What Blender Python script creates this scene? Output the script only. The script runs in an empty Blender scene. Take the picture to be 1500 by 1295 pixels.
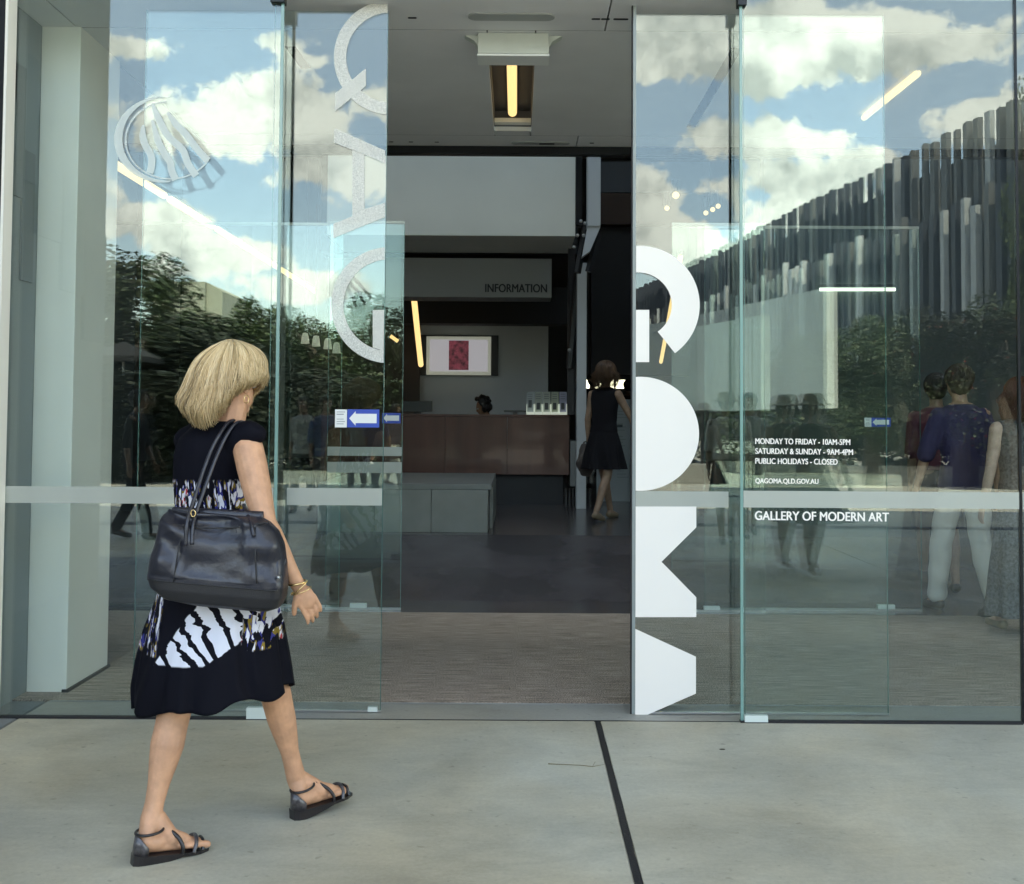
import bpy, bmesh, math, random
from mathutils import Vector, Matrix, noise
R_ = math.radians
random.seed(7)
scene = bpy.context.scene
COL = scene.collection

# ------------------------------------------------------------------ camera
F_PX, PPX, PPY, W_PX, H_PX = 1600.0, 757.0, 551.0, 1500.0, 1295.0
CAM = Vector((0.0, -5.07, 1.38))
pit, rol = R_(2.29), R_(0.36)
Fw = Vector((0, math.cos(pit), math.sin(pit)))
U0 = Vector((0, -math.sin(pit), math.cos(pit))); R0 = Vector((1, 0, 0))
Rt = R0*math.cos(rol) + U0*math.sin(rol)
Up = -R0*math.sin(rol) + U0*math.cos(rol)
cd = bpy.data.cameras.new('camera'); cam = bpy.data.objects.new('camera', cd); COL.objects.link(cam)
cam.matrix_world = Matrix(((Rt.x, Up.x, -Fw.x, CAM.x), (Rt.y, Up.y, -Fw.y, CAM.y), (Rt.z, Up.z, -Fw.z, CAM.z), (0, 0, 0, 1)))
cd.sensor_fit = 'HORIZONTAL'; cd.sensor_width = 36; cd.lens = 36*F_PX/W_PX
cd.shift_x = -(PPX-W_PX/2)/W_PX; cd.shift_y = -(H_PX/2-PPY)/W_PX
cd.clip_start = 0.05; cd.clip_end = 2000
scene.camera = cam

def Q(px, py, dep):
    """world point seen at photo position px,py, dep metres in front of the lens"""
    d = Fw*F_PX + Rt*(px-PPX) + Up*(PPY-py)
    return CAM + d*(dep/d.y)
def P(px, py, Y): return Q(px, py, Y-CAM.y)
def G(px, py, z=0.0):
    d = Fw*F_PX + Rt*(px-PPX) + Up*(PPY-py)
    return CAM + d*((z-CAM.z)/d.z)
def M_(px, py, dep):
    """real place of something that the facade glass (plane y=0) mirrors"""
    p = Q(px, py, dep); return Vector((p.x, -p.y, p.z))

# ------------------------------------------------------------------ light
SUN_EL, SUN_AZ = R_(64), R_(200)       # sun behind the gallery, high
sun_dir = Vector((math.cos(SUN_EL)*0.30, math.cos(SUN_EL)*0.95, math.sin(SUN_EL))).normalized()
scene.view_settings.view_transform = 'Standard'; scene.view_settings.look = 'None'
scene.view_settings.gamma = 1; scene.view_settings.use_white_balance = True; scene.view_settings.white_balance_temperature = 7900; scene.view_settings.white_balance_tint = 8; scene.view_settings.exposure = 2.85
w = bpy.data.worlds.new('World'); scene.world = w; w.use_nodes = True
nt = w.node_tree; nt.nodes.clear()
def wn(t, **k):
    n = nt.nodes.new(t)
    for a, b in k.items(): setattr(n, a, b)
    return n
def wl(a, b): nt.links.new(a, b)
def wmath(op, a, b=None, c=None):
    n = wn('ShaderNodeMath', operation=op)
    for i, v in enumerate((a, b, c)):
        if v is None: continue
        if isinstance(v, (int, float)): n.inputs[i].default_value = v
        else: wl(v, n.inputs[i])
    return n.outputs[0]
sky = wn('ShaderNodeTexSky'); sky.sky_type = 'NISHITA'; sky.sun_disc = False
sky.sun_elevation = SUN_EL; sky.sun_rotation = math.atan2(sun_dir.x, sun_dir.y)
sky.air_density = 1.0; sky.dust_density = 1.2; sky.ozone_density = 1.2
tc = wn('ShaderNodeTexCoord')
# clouds: centre directions of the heaps that stand over the square, radii in direction space
HEAPS = [(390,170,150,78,1.0),(280,190,110,56,.9),(480,240,110,60,.9),(215,205,70,40,.7),(560,150,70,50,.7),
 (210,330,120,42,.9),(330,372,140,34,.9),(450,420,110,30,.8),(230,395,90,20,.6),
 (190,70,60,18,.5),(400,60,60,22,.5),(430,85,60,16,.5),
 (1090,40,230,50,.9),(1010,80,120,36,.8),(1190,90,150,50,.8),(1380,60,150,44,.8),(1280,30,150,26,.6),
 (1110,200,120,44,.8),(1060,190,70,30,.6),(1150,260,90,40,.9),(1180,300,120,40,.8),
 (950,300,52,62,1.0),(990,350,110,40,.9),(1060,380,120,40,.8),(1060,270,60,34,.6),
 (1270,235,60,26,.8),(1440,165,90,34,.8),(700,150,90,40,.7),(760,320,120,40,.8),(60,300,140,60,.8),(1640,120,160,60,.8),(-120,180,160,70,.8)]
nz = wn('ShaderNodeTexNoise'); nz.inputs['Scale'].default_value = 10; nz.inputs['Detail'].default_value = 9; nz.inputs['Roughness'].default_value = .66
wl(tc.outputs['Generated'], nz.inputs['Vector'])
nzb = wn('ShaderNodeTexNoise'); nzb.inputs['Scale'].default_value = 38; nzb.inputs['Detail'].default_value = 6; nzb.inputs['Roughness'].default_value = .6
wl(tc.outputs['Generated'], nzb.inputs['Vector'])
mask = None; low = None
for (cx, cy, rx, ry, s) in HEAPS:
    c = Vector(((cx-757)/1600, -1, (615-cy)/1600)); L = c.length; c = c/L
    sb = wn('ShaderNodeVectorMath', operation='SUBTRACT'); wl(tc.outputs['Generated'], sb.inputs[0]); sb.inputs[1].default_value = c
    ml = wn('ShaderNodeVectorMath', operation='MULTIPLY'); wl(sb.outputs[0], ml.inputs[0])
    ml.inputs[1].default_value = (1600/rx*L, 3.0, 1600/ry*L)
    ln = wn('ShaderNodeVectorMath', operation='LENGTH'); wl(ml.outputs[0], ln.inputs[0])
    v = wmath('MULTIPLY', wmath('SUBTRACT', 1.0, ln.outputs['Value']), s)
    sx = wn('ShaderNodeSeparateXYZ'); wl(ml.outputs[0], sx.inputs[0])
    if mask is None: mask = v
    else: mask = wmath('SMOOTH_MAX', mask, v, .25)
# generic fair-weather cumulus everywhere, same kind as the heaps
ngen = wn('ShaderNodeTexNoise'); ngen.inputs['Scale'].default_value = 3.2; ngen.inputs['Detail'].default_value = 4
mp = wn('ShaderNodeMapping'); mp.inputs['Scale'].default_value = (1, 1, 2.2); mp.inputs['Location'].default_value = (3.1, 1.7, .4)
wl(tc.outputs['Generated'], mp.inputs['Vector']); wl(mp.outputs[0], ngen.inputs['Vector'])
gen = wmath('MULTIPLY', wmath('SUBTRACT', ngen.outputs['Fac'], .56), 3.0)
sep = wn('ShaderNodeSeparateXYZ'); wl(tc.outputs['Generated'], sep.inputs[0])
away = wmath('MULTIPLY', wmath('ADD', sep.outputs['Y'], .72), 6.0)     # the heaps above already fill the square's side
away = wmath('MINIMUM', wmath('MAXIMUM', away, 0.0), 1.0)
gen = wmath('ADD', gen, wmath('MULTIPLY', wmath('SUBTRACT', away, 1.0), 1.2))
mask = wmath('SMOOTH_MAX', mask, gen, .2)
dens = wmath('ADD', mask, wmath('MULTIPLY', wmath('SUBTRACT', nz.outputs['Fac'], .5), 2.0))
dens = wmath('ADD', dens, wmath('MULTIPLY', wmath('SUBTRACT', nzb.outputs['Fac'], .5), 1.15))
mr = wn('ShaderNodeMapRange', interpolation_type='SMOOTHSTEP'); wl(dens, mr.inputs['Value'])
mr.inputs['From Min'].default_value = .0; mr.inputs['From Max'].default_value = .26
cf = wmath('MAXIMUM', mr.outputs[0], .04)     # a thin high veil over the blue
# cloud body: bright tops, grey undersides from the same noise looked up a little higher
mp2 = wn('ShaderNodeMapping'); mp2.inputs['Location'].default_value = (.01, 0, .022)
wl(tc.outputs['Generated'], mp2.inputs['Vector'])
nz2 = wn('ShaderNodeTexNoise'); nz2.inputs['Scale'].default_value = 10; nz2.inputs['Detail'].default_value = 7; wl(mp2.outputs[0], nz2.inputs['Vector'])
df = wmath('SUBTRACT', nz.outputs['Fac'], nz2.outputs['Fac'])
sh = wn('ShaderNodeMapRange'); wl(df, sh.inputs['Value']); sh.inputs['From Min'].default_value = -.12; sh.inputs['From Max'].default_value = .06
cr = wn('ShaderNodeMix', data_type='RGBA'); wl(sh.outputs[0], cr.inputs['Factor'])
cr.inputs['A'].default_value = (2.7, 3.0, 3.3, 1); cr.inputs['B'].default_value = (5.6, 5.9, 6.25, 1)
mx = wn('ShaderNodeMix', data_type='RGBA'); wl(cf, mx.inputs['Factor']); wl(sky.outputs[0], mx.inputs['A']); wl(cr.outputs['Result'], mx.inputs['B'])
bg = wn('ShaderNodeBackground'); bg.inputs['Strength'].default_value = .15; wl(mx.outputs['Result'], bg.inputs['Color'])
out = wn('ShaderNodeOutputWorld'); wl(bg.outputs[0], out.inputs[0])
ld = bpy.data.lights.new('sun', 'SUN'); ld.energy = 3.4; ld.angle = R_(.55); ld.color = (1, .95, .87)
lo = bpy.data.objects.new('sun', ld); COL.objects.link(lo); lo.rotation_euler = sun_dir.to_track_quat('Z', 'Y').to_euler(); lo.location = (0, 0, 30)
cy = scene.cycles
cy.use_denoising = True; cy.max_bounces = 12; cy.transparent_max_bounces = 40; cy.glossy_bounces = 6
cy.diffuse_bounces = 5; cy.caustics_reflective = False; cy.caustics_refractive = False; cy.sample_clamp_indirect = 6

# ------------------------------------------------------------------ materials
MAT = {}
def mat(name, col=(.5,.5,.5), rough=.6, metal=0, spec=.5, noise_amt=0, scale=20, bump=0, bscale=None, emit=0, col2=None, stretch=None, sss=0, coat=0, detail=5):
    if name in MAT: return MAT[name]
    m = bpy.data.materials.new(name); m.use_nodes = True; t = m.node_tree; b = t.nodes['Principled BSDF']
    b.inputs['Base Color'].default_value = (*col, 1); b.inputs['Roughness'].default_value = rough
    b.inputs['Metallic'].default_value = metal; b.inputs['Specular IOR Level'].default_value = spec
    if coat: b.inputs['Coat Weight'].default_value = coat
    if sss: b.inputs['Subsurface Weight'].default_value = sss; b.inputs['Subsurface Radius'].default_value = (.01,.004,.002); b.inputs['Subsurface Scale'].default_value = 1
    if emit: b.inputs['Emission Color'].default_value = (*col, 1); b.inputs['Emission Strength'].default_value = emit
    if noise_amt or bump:
        tcn = t.nodes.new('ShaderNodeTexCoord'); src = tcn.outputs['Object']
        if stretch:
            mpn = t.nodes.new('ShaderNodeMapping'); mpn.inputs['Scale'].default_value = stretch; t.links.new(src, mpn.inputs[0]); src = mpn.outputs[0]
        if noise_amt:
            n = t.nodes.new('ShaderNodeTexNoise'); n.inputs['Scale'].default_value = scale; n.inputs['Detail'].default_value = detail; t.links.new(src, n.inputs['Vector'])
            mr_ = t.nodes.new('ShaderNodeMapRange'); mr_.inputs['From Min'].default_value = .3; mr_.inputs['From Max'].default_value = .7; t.links.new(n.outputs['Fac'], mr_.inputs['Value'])
            mx_ = t.nodes.new('ShaderNodeMix'); mx_.data_type = 'RGBA'
            c2 = col2 or tuple(c*(1-noise_amt) for c in col)
            c1 = col if col2 else tuple(min(1, c*(1+noise_amt)) for c in col)
            mx_.inputs['A'].default_value = (*c2, 1); mx_.inputs['B'].default_value = (*c1, 1)
            t.links.new(mr_.outputs[0], mx_.inputs['Factor']); t.links.new(mx_.outputs['Result'], b.inputs['Base Color'])
            if emit: t.links.new(mx_.outputs['Result'], b.inputs['Emission Color'])
        if bump:
            n2 = t.nodes.new('ShaderNodeTexNoise'); n2.inputs['Scale'].default_value = bscale or scale*3; n2.inputs['Detail'].default_value = 6; t.links.new(src, n2.inputs['Vector'])
            bp = t.nodes.new('ShaderNodeBump'); bp.inputs['Strength'].default_value = bump; bp.inputs['Distance'].default_value = .01
            t.links.new(n2.outputs['Fac'], bp.inputs['Height']); t.links.new(bp.outputs[0], b.inputs['Normal'])
    MAT[name] = m; return m

def glass_mat(name, tint=(.86,.94,.91), ior=1.62):
    if name in MAT: return MAT[name]
    m = bpy.data.materials.new(name); m.use_nodes = True; t = m.node_tree; t.nodes.clear()
    o = t.nodes.new('ShaderNodeOutputMaterial'); mx_ = t.nodes.new('ShaderNodeMixShader')
    tr = t.nodes.new('ShaderNodeBsdfTransparent'); tr.inputs[0].default_value = (*tint, 1)
    gl = t.nodes.new('ShaderNodeBsdfGlossy'); gl.inputs['Roughness'].default_value = 0; gl.inputs[0].default_value = (.90, .975, .96, 1)
    lw = t.nodes.new('ShaderNodeLayerWeight'); lw.inputs[0].default_value = .5       # Schlick, same from either side of a thin sheet
    pw = t.nodes.new('ShaderNodeMath'); pw.operation = 'POWER'; pw.inputs[1].default_value = 5; t.links.new(lw.outputs['Facing'], pw.inputs[0])
    ma = t.nodes.new('ShaderNodeMath'); ma.operation = 'MULTIPLY_ADD'; f0 = ((ior-1)/(ior+1))**2
    ma.inputs[1].default_value = 1-f0; ma.inputs[2].default_value = f0; t.links.new(pw.outputs[0], ma.inputs[0])
    t.links.new(ma.outputs[0], mx_.inputs[0]); t.links.new(tr.outputs[0], mx_.inputs[1]); t.links.new(gl.outputs[0], mx_.inputs[2])
    t.links.new(mx_.outputs[0], o.inputs[0])
    MAT[name] = m; return m

def film_mat(name, col, alpha, speckle=0, rough=.5):
    """vinyl or etched film stuck on glass: lets part of the light through"""
    if name in MAT: return MAT[name]
    m = bpy.data.materials.new(name); m.use_nodes = True; t = m.node_tree; t.nodes.clear()
    o = t.nodes.new('ShaderNodeOutputMaterial'); mx_ = t.nodes.new('ShaderNodeMixShader')
    tr = t.nodes.new('ShaderNodeBsdfTransparent'); b = t.nodes.new('ShaderNodeBsdfPrincipled')
    b.inputs['Base Color'].default_value = (*col, 1); b.inputs['Roughness'].default_value = rough
    t.links.new(tr.outputs[0], mx_.inputs[1]); t.links.new(b.outputs[0], mx_.inputs[2]); t.links.new(mx_.outputs[0], o.inputs[0])
    if speckle:
        n = t.nodes.new('ShaderNodeTexNoise'); n.inputs['Scale'].default_value = 420; n.inputs['Detail'].default_value = 2
        tcn = t.nodes.new('ShaderNodeTexCoord'); t.links.new(tcn.outputs['Object'], n.inputs['Vector'])
        mr_ = t.nodes.new('ShaderNodeMapRange'); mr_.inputs['From Min'].default_value = .38; mr_.inputs['From Max'].default_value = .62
        mr_.inputs['To Min'].default_value = alpha-speckle; mr_.inputs['To Max'].default_value = alpha+speckle
        t.links.new(n.outputs['Fac'], mr_.inputs['Value']); t.links.new(mr_.outputs[0], mx_.inputs[0])
    else: mx_.inputs[0].default_value = alpha
    MAT[name] = m; return m

# ------------------------------------------------------------------ mesh helpers
def link_obj(name, me, m=None, parent=None, smooth=False):
    o = bpy.data.objects.new(name, me); COL.objects.link(o)
    if m is not None:
        for mm in (m if isinstance(m, (list, tuple)) else [m]): me.materials.append(mm)
    if smooth:
        for p in me.polygons: p.use_smooth = True
    if parent is not None: o.parent = parent
    return o
def obj(name, bm, m=None, parent=None, smooth=False):
    bmesh.ops.recalc_face_normals(bm, faces=bm.faces)
    me = bpy.data.meshes.new(name); bm.to_mesh(me); bm.free()
    return link_obj(name, me, m, parent, smooth)
def tag(o, label=None, cat=None, group=None, kind=None):
    if label: o['label'] = label
    if cat: o['category'] = cat
    if group: o['group'] = group
    if kind: o['kind'] = kind
    return o
def thing(name, label, cat, group=None, loc=None):
    o = bpy.data.objects.new(name, None); COL.objects.link(o); o.empty_display_size = .1
    return tag(o, label, cat, group)
def box(bm, x0, x1, y0, y1, z0, z1, bev=0):
    vs = [bm.verts.new((x, y, z)) for x in (x0, x1) for y in (y0, y1) for z in (z0, z1)]
    fs = [(0,1,3,2),(4,6,7,5),(0,4,5,1),(2,3,7,6),(0,2,6,4),(1,5,7,3)]
    nf = [bm.faces.new([vs[i] for i in f]) for f in fs]
    if bev:
        es = list({e for f in nf for e in f.edges})
        bmesh.ops.bevel(bm, geom=es, offset=bev, segments=2, affect='EDGES', profile=.6)
    return vs
def B(x0, x1, y0, y1, z0, z1, bev=0):
    bm = bmesh.new(); box(bm, x0, x1, y0, y1, z0, z1, bev); return bm
def prism(bm, pts, y0, y1):
    """closed outline in the x-z plane given as (x,z), pushed from y0 to y1"""
    a = [bm.verts.new((x, y0, z)) for x, z in pts]; b = [bm.verts.new((x, y1, z)) for x, z in pts]
    n = len(pts)
    bm.faces.new(a); bm.faces.new(b[::-1])
    for i in range(n): bm.faces.new((a[i], b[i], b[(i+1) % n], a[(i+1) % n]))
def tube(bm, pts, r, seg=8, closed=False, flat=1.0):
    pts = [Vector(p) for p in pts]; n = len(pts); rs = r if isinstance(r, (list, tuple)) else [r]*n
    rings = []; prev = None
    for i, p in enumerate(pts):
        if closed: t = pts[(i+1) % n]-pts[i-1]
        else: t = pts[min(i+1, n-1)]-pts[max(i-1, 0)]
        t = t.normalized() if t.length > 1e-9 else Vector((0,0,1))
        if prev is None:
            a = t.cross(Vector((0,0,1)));
            if a.length < .1: a = t.cross(Vector((0,1,0)))
            a.normalize()
        else:
            a = prev - t*prev.dot(t); a.normalize()
        prev = a; b = t.cross(a)
        rings.append([bm.verts.new(p + (a*math.cos(k*2*math.pi/seg) + b*math.sin(k*2*math.pi/seg)*flat)*rs[i]) for k in range(seg)])
    for i in range(n if closed else n-1):
        A, Bq = rings[i], rings[(i+1) % n]
        for k in range(seg): bm.faces.new((A[k], A[(k+1) % seg], Bq[(k+1) % seg], Bq[k]))
    if not closed: bm.faces.new(rings[0][::-1]); bm.faces.new(rings[-1])
def ball(bm, c, r, rot=None, sub=2):
    r = r if isinstance(r, (tuple, list)) else (r, r, r)
    mt = Matrix.Translation(Vector(c)) @ (rot.to_4x4() if rot is not None else Matrix()) @ Matrix.Diagonal((*r, 1))
    bmesh.ops.create_icosphere(bm, subdivisions=sub, radius=1, matrix=mt)
def chain(bm, pr, seg=12):
    """rounded limb through (point, radius) pairs"""
    for (p0, r0), (p1, r1) in zip(pr[:-1], pr[1:]):
        p0 = Vector(p0); p1 = Vector(p1)
        if (p1-p0).length > 1e-5: tube(bm, [p0, p0.lerp(p1, .5), p1], [r0, (r0+r1)/2, r1], seg)
    for p, r in pr: ball(bm, p, r*1.0)
def ring_loft(bm, rings, seg=28):
    """rings: (centre, a, b, yaw) ; closed loft, a along yaw direction"""
    rr = []
    for c, a, b, yaw in rings:
        c = Vector(c); ca, sa = math.cos(yaw), math.sin(yaw); L = []
        for k in range(seg):
            th = 2*math.pi*k/seg; u = math.copysign(abs(math.cos(th))**.85, math.cos(th))*a; v = math.copysign(abs(math.sin(th))**.85, math.sin(th))*b
            L.append(bm.verts.new(c+Vector((u*ca-v*sa, u*sa+v*ca, 0))))
        rr.append(L)
    for A, Bq in zip(rr[:-1], rr[1:]):
        for k in range(seg): bm.faces.new((A[k], A[(k+1) % seg], Bq[(k+1) % seg], Bq[k]))
    bm.faces.new(rr[0][::-1]); bm.faces.new(rr[-1])
def remesh(name, bm, m, parent, voxel=.008, it=6, post=None):
    bmesh.ops.recalc_face_normals(bm, faces=bm.faces)
    me = bpy.data.meshes.new('tmp'); bm.to_mesh(me); bm.free()
    o = bpy.data.objects.new('tmp', me); COL.objects.link(o)
    md = o.modifiers.new('r', 'REMESH'); md.mode = 'VOXEL'; md.voxel_size = voxel
    ms = o.modifiers.new('s', 'SMOOTH'); ms.iterations = it; ms.factor = .5
    dg = bpy.context.evaluated_depsgraph_get()
    nm = bpy.data.meshes.new_from_object(o.evaluated_get(dg)); nm.name = name
    bpy.data.objects.remove(o); bpy.data.meshes.remove(me)
    if post:
        for v in nm.vertices: v.co = post(v.co)
    nm.materials.clear()
    return link_obj(name, nm, m, parent, True)
def text(name, s, m, parent, x, y, z, size=None, width=None, height=None, bold=True, rotz=0):
    c = bpy.data.curves.new('t', 'FONT'); c.body = s; c.size = 1; c.align_x = 'LEFT'
    o = bpy.data.objects.new('t', c); COL.objects.link(o)
    dg = bpy.context.evaluated_depsgraph_get(); me = bpy.data.meshes.new_from_object(o.evaluated_get(dg)); bpy.data.objects.remove(o)
    xs = [v.co.x for v in me.vertices]; ys = [v.co.y for v in me.vertices]
    x0, x1, y0, y1 = min(xs), max(xs), min(ys), max(ys)
    sx = width/(x1-x0) if width else size; sy = height/(y1-y0) if height else sx
    for v in me.vertices: v.co = Vector(((v.co.x-x0)*sx, 0, (v.co.y-y0)*sy))
    bm = bmesh.new()
    hgt = (y1-y0)*sy       # a bold weight: a few layers of film, each a hair proud of the last
    for i, (dx, dz) in enumerate(((0, 0), (.035, 0), (-.035, 0), (0, .03)) if bold else ((0, 0),)):
        n0 = len(bm.verts); bm.from_mesh(me); bm.verts.ensure_lookup_table()
        for v in bm.verts[n0:]: v.co += Vector((dx*hgt, -.00015*i, dz*hgt))
    bpy.data.meshes.remove(me)
    o = obj(name, bm, m, parent); o.location = (x, y, z); o.rotation_euler = (0, 0, rotz)
    return o

# ================================================================== SETTING
glass = glass_mat('clear_glass', tint=(.935,.973,.96), ior=1.62)
edge_m = mat('glass_edge', (.05,.14,.125), .2, spec=.8)
edge_l = mat('glass_edge_light', (.17,.33,.30), .2, spec=.8)
dark_seal = mat('dark_seal', (.012,.012,.014), .7, bump=.2, scale=40)
metal_dark = mat('dark_metal', (.02,.022,.025), .35, metal=.6)
alu = mat('brushed_aluminium', (.45,.46,.46), .35, metal=.9)
white_paint = mat('white_paint', (.90,.89,.82), .5, noise_amt=.03, scale=3, bump=.02)
grey_wall = mat('grey_wall', (.22,.25,.26), .6, noise_amt=.05, scale=2)
ceil_m = mat('ceiling_panel', (.78,.78,.78), .7, noise_amt=.04, scale=2.5)
band_m = film_mat('frosted_band', (.54,.57,.51), .62)
etch_m = film_mat('etched_letter', (.86,.86,.80), .55, speckle=.20)
logo_m = film_mat('etched_logo', (.80,.88,.86), .62)
vinyl = mat('white_vinyl', (.90,.86,.80), .5)

# concrete with trowel clouds, stains and scratches (weathered albedo only)
def concrete(name, base, var=.20, seed=0.):
    m = mat(name, base, .62)
    t = m.node_tree; b = t.nodes['Principled BSDF']; L = t.links.new
    tcn = t.nodes.new('ShaderNodeTexCoord'); mp_ = t.nodes.new('ShaderNodeMapping'); mp_.inputs['Location'].default_value = (seed, seed*2, 0)
    g = t.nodes.new('ShaderNodeNewGeometry'); L(g.outputs['Position'], mp_.inputs[0])
    def N(scale, detail, rough=.6, dist=0, stretch=None):
        n = t.nodes.new('ShaderNodeTexNoise'); n.inputs['Scale'].default_value = scale; n.inputs['Detail'].default_value = detail
        n.inputs['Roughness'].default_value = rough; n.inputs['Distortion'].default_value = dist
        src = mp_.outputs[0]
        if stretch:
            q = t.nodes.new('ShaderNodeMapping'); q.inputs['Scale'].default_value = stretch; L(src, q.inputs[0]); src = q.outputs[0]
        L(src, n.inputs['Vector']); return n.outputs['Fac']
    def MR(v, a, c, d, e):
        r = t.nodes.new('ShaderNodeMapRange'); r.inputs['From Min'].default_value = a; r.inputs['From Max'].default_value = c
        r.inputs['To Min'].default_value = d; r.inputs['To Max'].default_value = e; L(v, r.inputs['Value']); return r.outputs[0]
    def MUL(a, c):
        r = t.nodes.new('ShaderNodeMath'); r.operation = 'MULTIPLY'; L(a, r.inputs[0]); L(c, r.inputs[1]); return r.outputs[0]
    f = MR(N(1.1, 5, .55, .6), .3, .7, 1-var, 1+var)
    f = MUL(f, MR(N(5, 6, .6, 1.2, (1, 2.6, 1)), .3, .7, 1-var*.35, 1+var*.30))
    f = MUL(f, MR(N(60, 4, .7), .25, .75, .90, 1.10))
    f = MUL(f, MR(N(.55, 6, .7, 1.5), .52, .72, 1, .80))
    f = MUL(f, MR(N(420, 2, .6), .62, .75, 1, .72))     # grit
    f = MUL(f, MR(N(22, 2, .5), .66, .76, 1, .72))        # small dark spots
    f = MUL(f, MR(N(9, 3, .5, 2, (1, 7, 1)), .70, .78, 1, .80))   # scuffs
    hue = t.nodes.new('ShaderNodeMix'); hue.data_type = 'RGBA'
    hue.inputs['A'].default_value = (base[0]*1.04, base[1], base[2]*.93, 1); hue.inputs['B'].default_value = (base[0]*.93, base[1]*1.0, base[2]*1.08, 1)
    L(MR(N(.7, 3), .35, .65, 0, 1), hue.inputs['Factor'])
    vm = t.nodes.new('ShaderNodeVectorMath'); vm.operation = 'SCALE'; L(hue.outputs['Result'], vm.inputs[0]); L(f, vm.inputs['Scale'])
    L(vm.outputs[0], b.inputs['Base Color'])
    L(MR(N(3, 4), .3, .7, .48, .75), b.inputs['Roughness'])
    bp = t.nodes.new('ShaderNodeBump'); bp.inputs['Strength'].default_value = .12; bp.inputs['Distance'].default_value = .004
    L(N(90, 5, .7), bp.inputs['Height']); L(bp.outputs[0], b.inputs['Normal'])
    return m
conc = concrete('pavement_concrete', (.475,.45,.365))
conc2 = concrete('strip_concrete', (.20,.215,.22), .1, 3)
thresh = concrete('threshold_concrete', (.36,.355,.32), .08, 5)
plaza = concrete('plaza_concrete', (.34,.34,.31), .12, 8)

gr = tag(obj('ground', B(-400, 400, -700, -11.62, -.25, -.004), plaza), kind='structure')
gr2 = tag(obj('ground', B(-400, 400, -11.62, 300, -.45, -.20), plaza), kind='structure')
pav = tag(obj('pavement', B(-8.2, 12.4, -11.6, .20, -.16, -.055), dark_seal), kind='structure')
JX = G(897, 1150).x     # the wide open joint in front of the door
# joint runs from (876,1064) to (936,1295): nearly straight in depth
pj0, pj1 = G(877, 1063), G(936, 1295)
def jx(y): return pj0.x + (pj1.x-pj0.x)*(y-pj0.y)/(pj1.y-pj0.y)
xs_edges = [-8.2, -5.3, -2.275, None, 3.45, 6.4, 9.4, 12.4]
ys_edges = [.0, -5.8, -11.6]
front_y = G(750, 1055).y
def slab(name, x00, x01, x10, x11, y0, y1, m, z=0.0, par=pav):
    """quad slab: x00..x01 at y0 (near the door), x10..x11 at y1"""
    bm = bmesh.new(); T = [(x00, y0), (x01, y0), (x11, y1), (x10, y1)]
    a = [bm.verts.new((x, y, z)) for x, y in T]; c = [bm.verts.new((x, y, z-.05)) for x, y in T]
    bm.faces.new(a); bm.faces.new(c[::-1])
    for i in range(4): bm.faces.new((a[i], c[i], c[(i+1) % 4], a[(i+1) % 4]))
    es = [e for e in bm.edges if abs(e.verts[0].co.z-z) < 1e-6 and abs(e.verts[1].co.z-z) < 1e-6]
    bmesh.ops.bevel(bm, geom=es, offset=.004, segments=2, affect='EDGES')
    return obj(name, bm, m, par)
for j, (ya, yb) in enumerate(zip(ys_edges[:-1], ys_edges[1:])):
    ya2 = front_y if j == 0 else ya
    for i in range(len(xs_edges)-1):
        xa, xb = xs_edges[i], xs_edges[i+1]
        g = .004
        a0 = jx(ya2)+.011 if xa is None else xa+g; a1 = jx(yb)+.011 if xa is None else xa+g
        b0 = jx(ya2)-.011 if xb is None else xb-g; b1 = jx(yb)-.011 if xb is None else xb-g
        slab('paving_slab', a0, b0, a1, b1, ya2-.004, yb+.004, conc2 if i == 1 and j == 0 else conc)
# sealant squeezed into the joint, slightly ragged
bm = bmesh.new(); n = 60; L_, R2 = [], []
for k in range(n+1):
    y = front_y-.01 + (-5.75-front_y)*k/n; wv = .0125+.003*noise.noise(Vector((k*.6, 1, 0)))
    o_ = .002*noise.noise(Vector((k*.4, 5, 0)))
    L_.append(bm.verts.new((jx(y)-wv+o_, y, .0016))); R2.append(bm.verts.new((jx(y)+wv+o_, y, .0016)))
for k in range(n): bm.faces.new((L_[k], R2[k], R2[k+1], L_[k+1]))
tag(obj('joint_sealant', bm, dark_seal, pav))
# threshold strip between joint and mat, and track grooves
Ym = P(745, 1031, 0) # dummy
mat_y = G(745, 1031).y
for xa, xb in ((-8.2, -2.279), (-2.271, 12.4)):
    slab('threshold_slab', xa, xb, xa, xb, mat_y-.006, front_y+.004, thresh if xa > -3 else conc2)
seal = tag(obj('track_groove', B(-2.26, 6, front_y-.0035, front_y+.0035, -.03, .0012), metal_dark, pav))
obj('track_groove', B(-2.26, 6, mat_y-.006, mat_y, -.03, .004), alu, pav)
# twig and pebble lying about
bm = bmesh.new(); pts = [G(803, 1120), G(825, 1121), G(850, 1122), G(868, 1124), G(885, 1121)]
tube(bm, [p+Vector((0, 0, .003)) for p in pts], [.0016, .0012, .0012, .001, .0006], 6)
tube(bm, [pts[3]+Vector((0,0,.003)), G(872, 1118)+Vector((0,0,.006))], .0008, 5)
tag(obj('twig', bm, mat('dry_twig', (.16,.14,.06), .8)), 'thin dry twig lying on the concrete in front of the open doorway', 'twig')
bm = bmesh.new(); c = G(1058, 1098); ball(bm, c+Vector((0, 0, .001)), (.013, .007, .0025), sub=2)
tag(obj('fallen_leaf', bm, mat('dead_leaf', (.05,.045,.035), .8)), 'small dark dead leaf on the concrete near the fixed glass', 'leaf')

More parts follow.
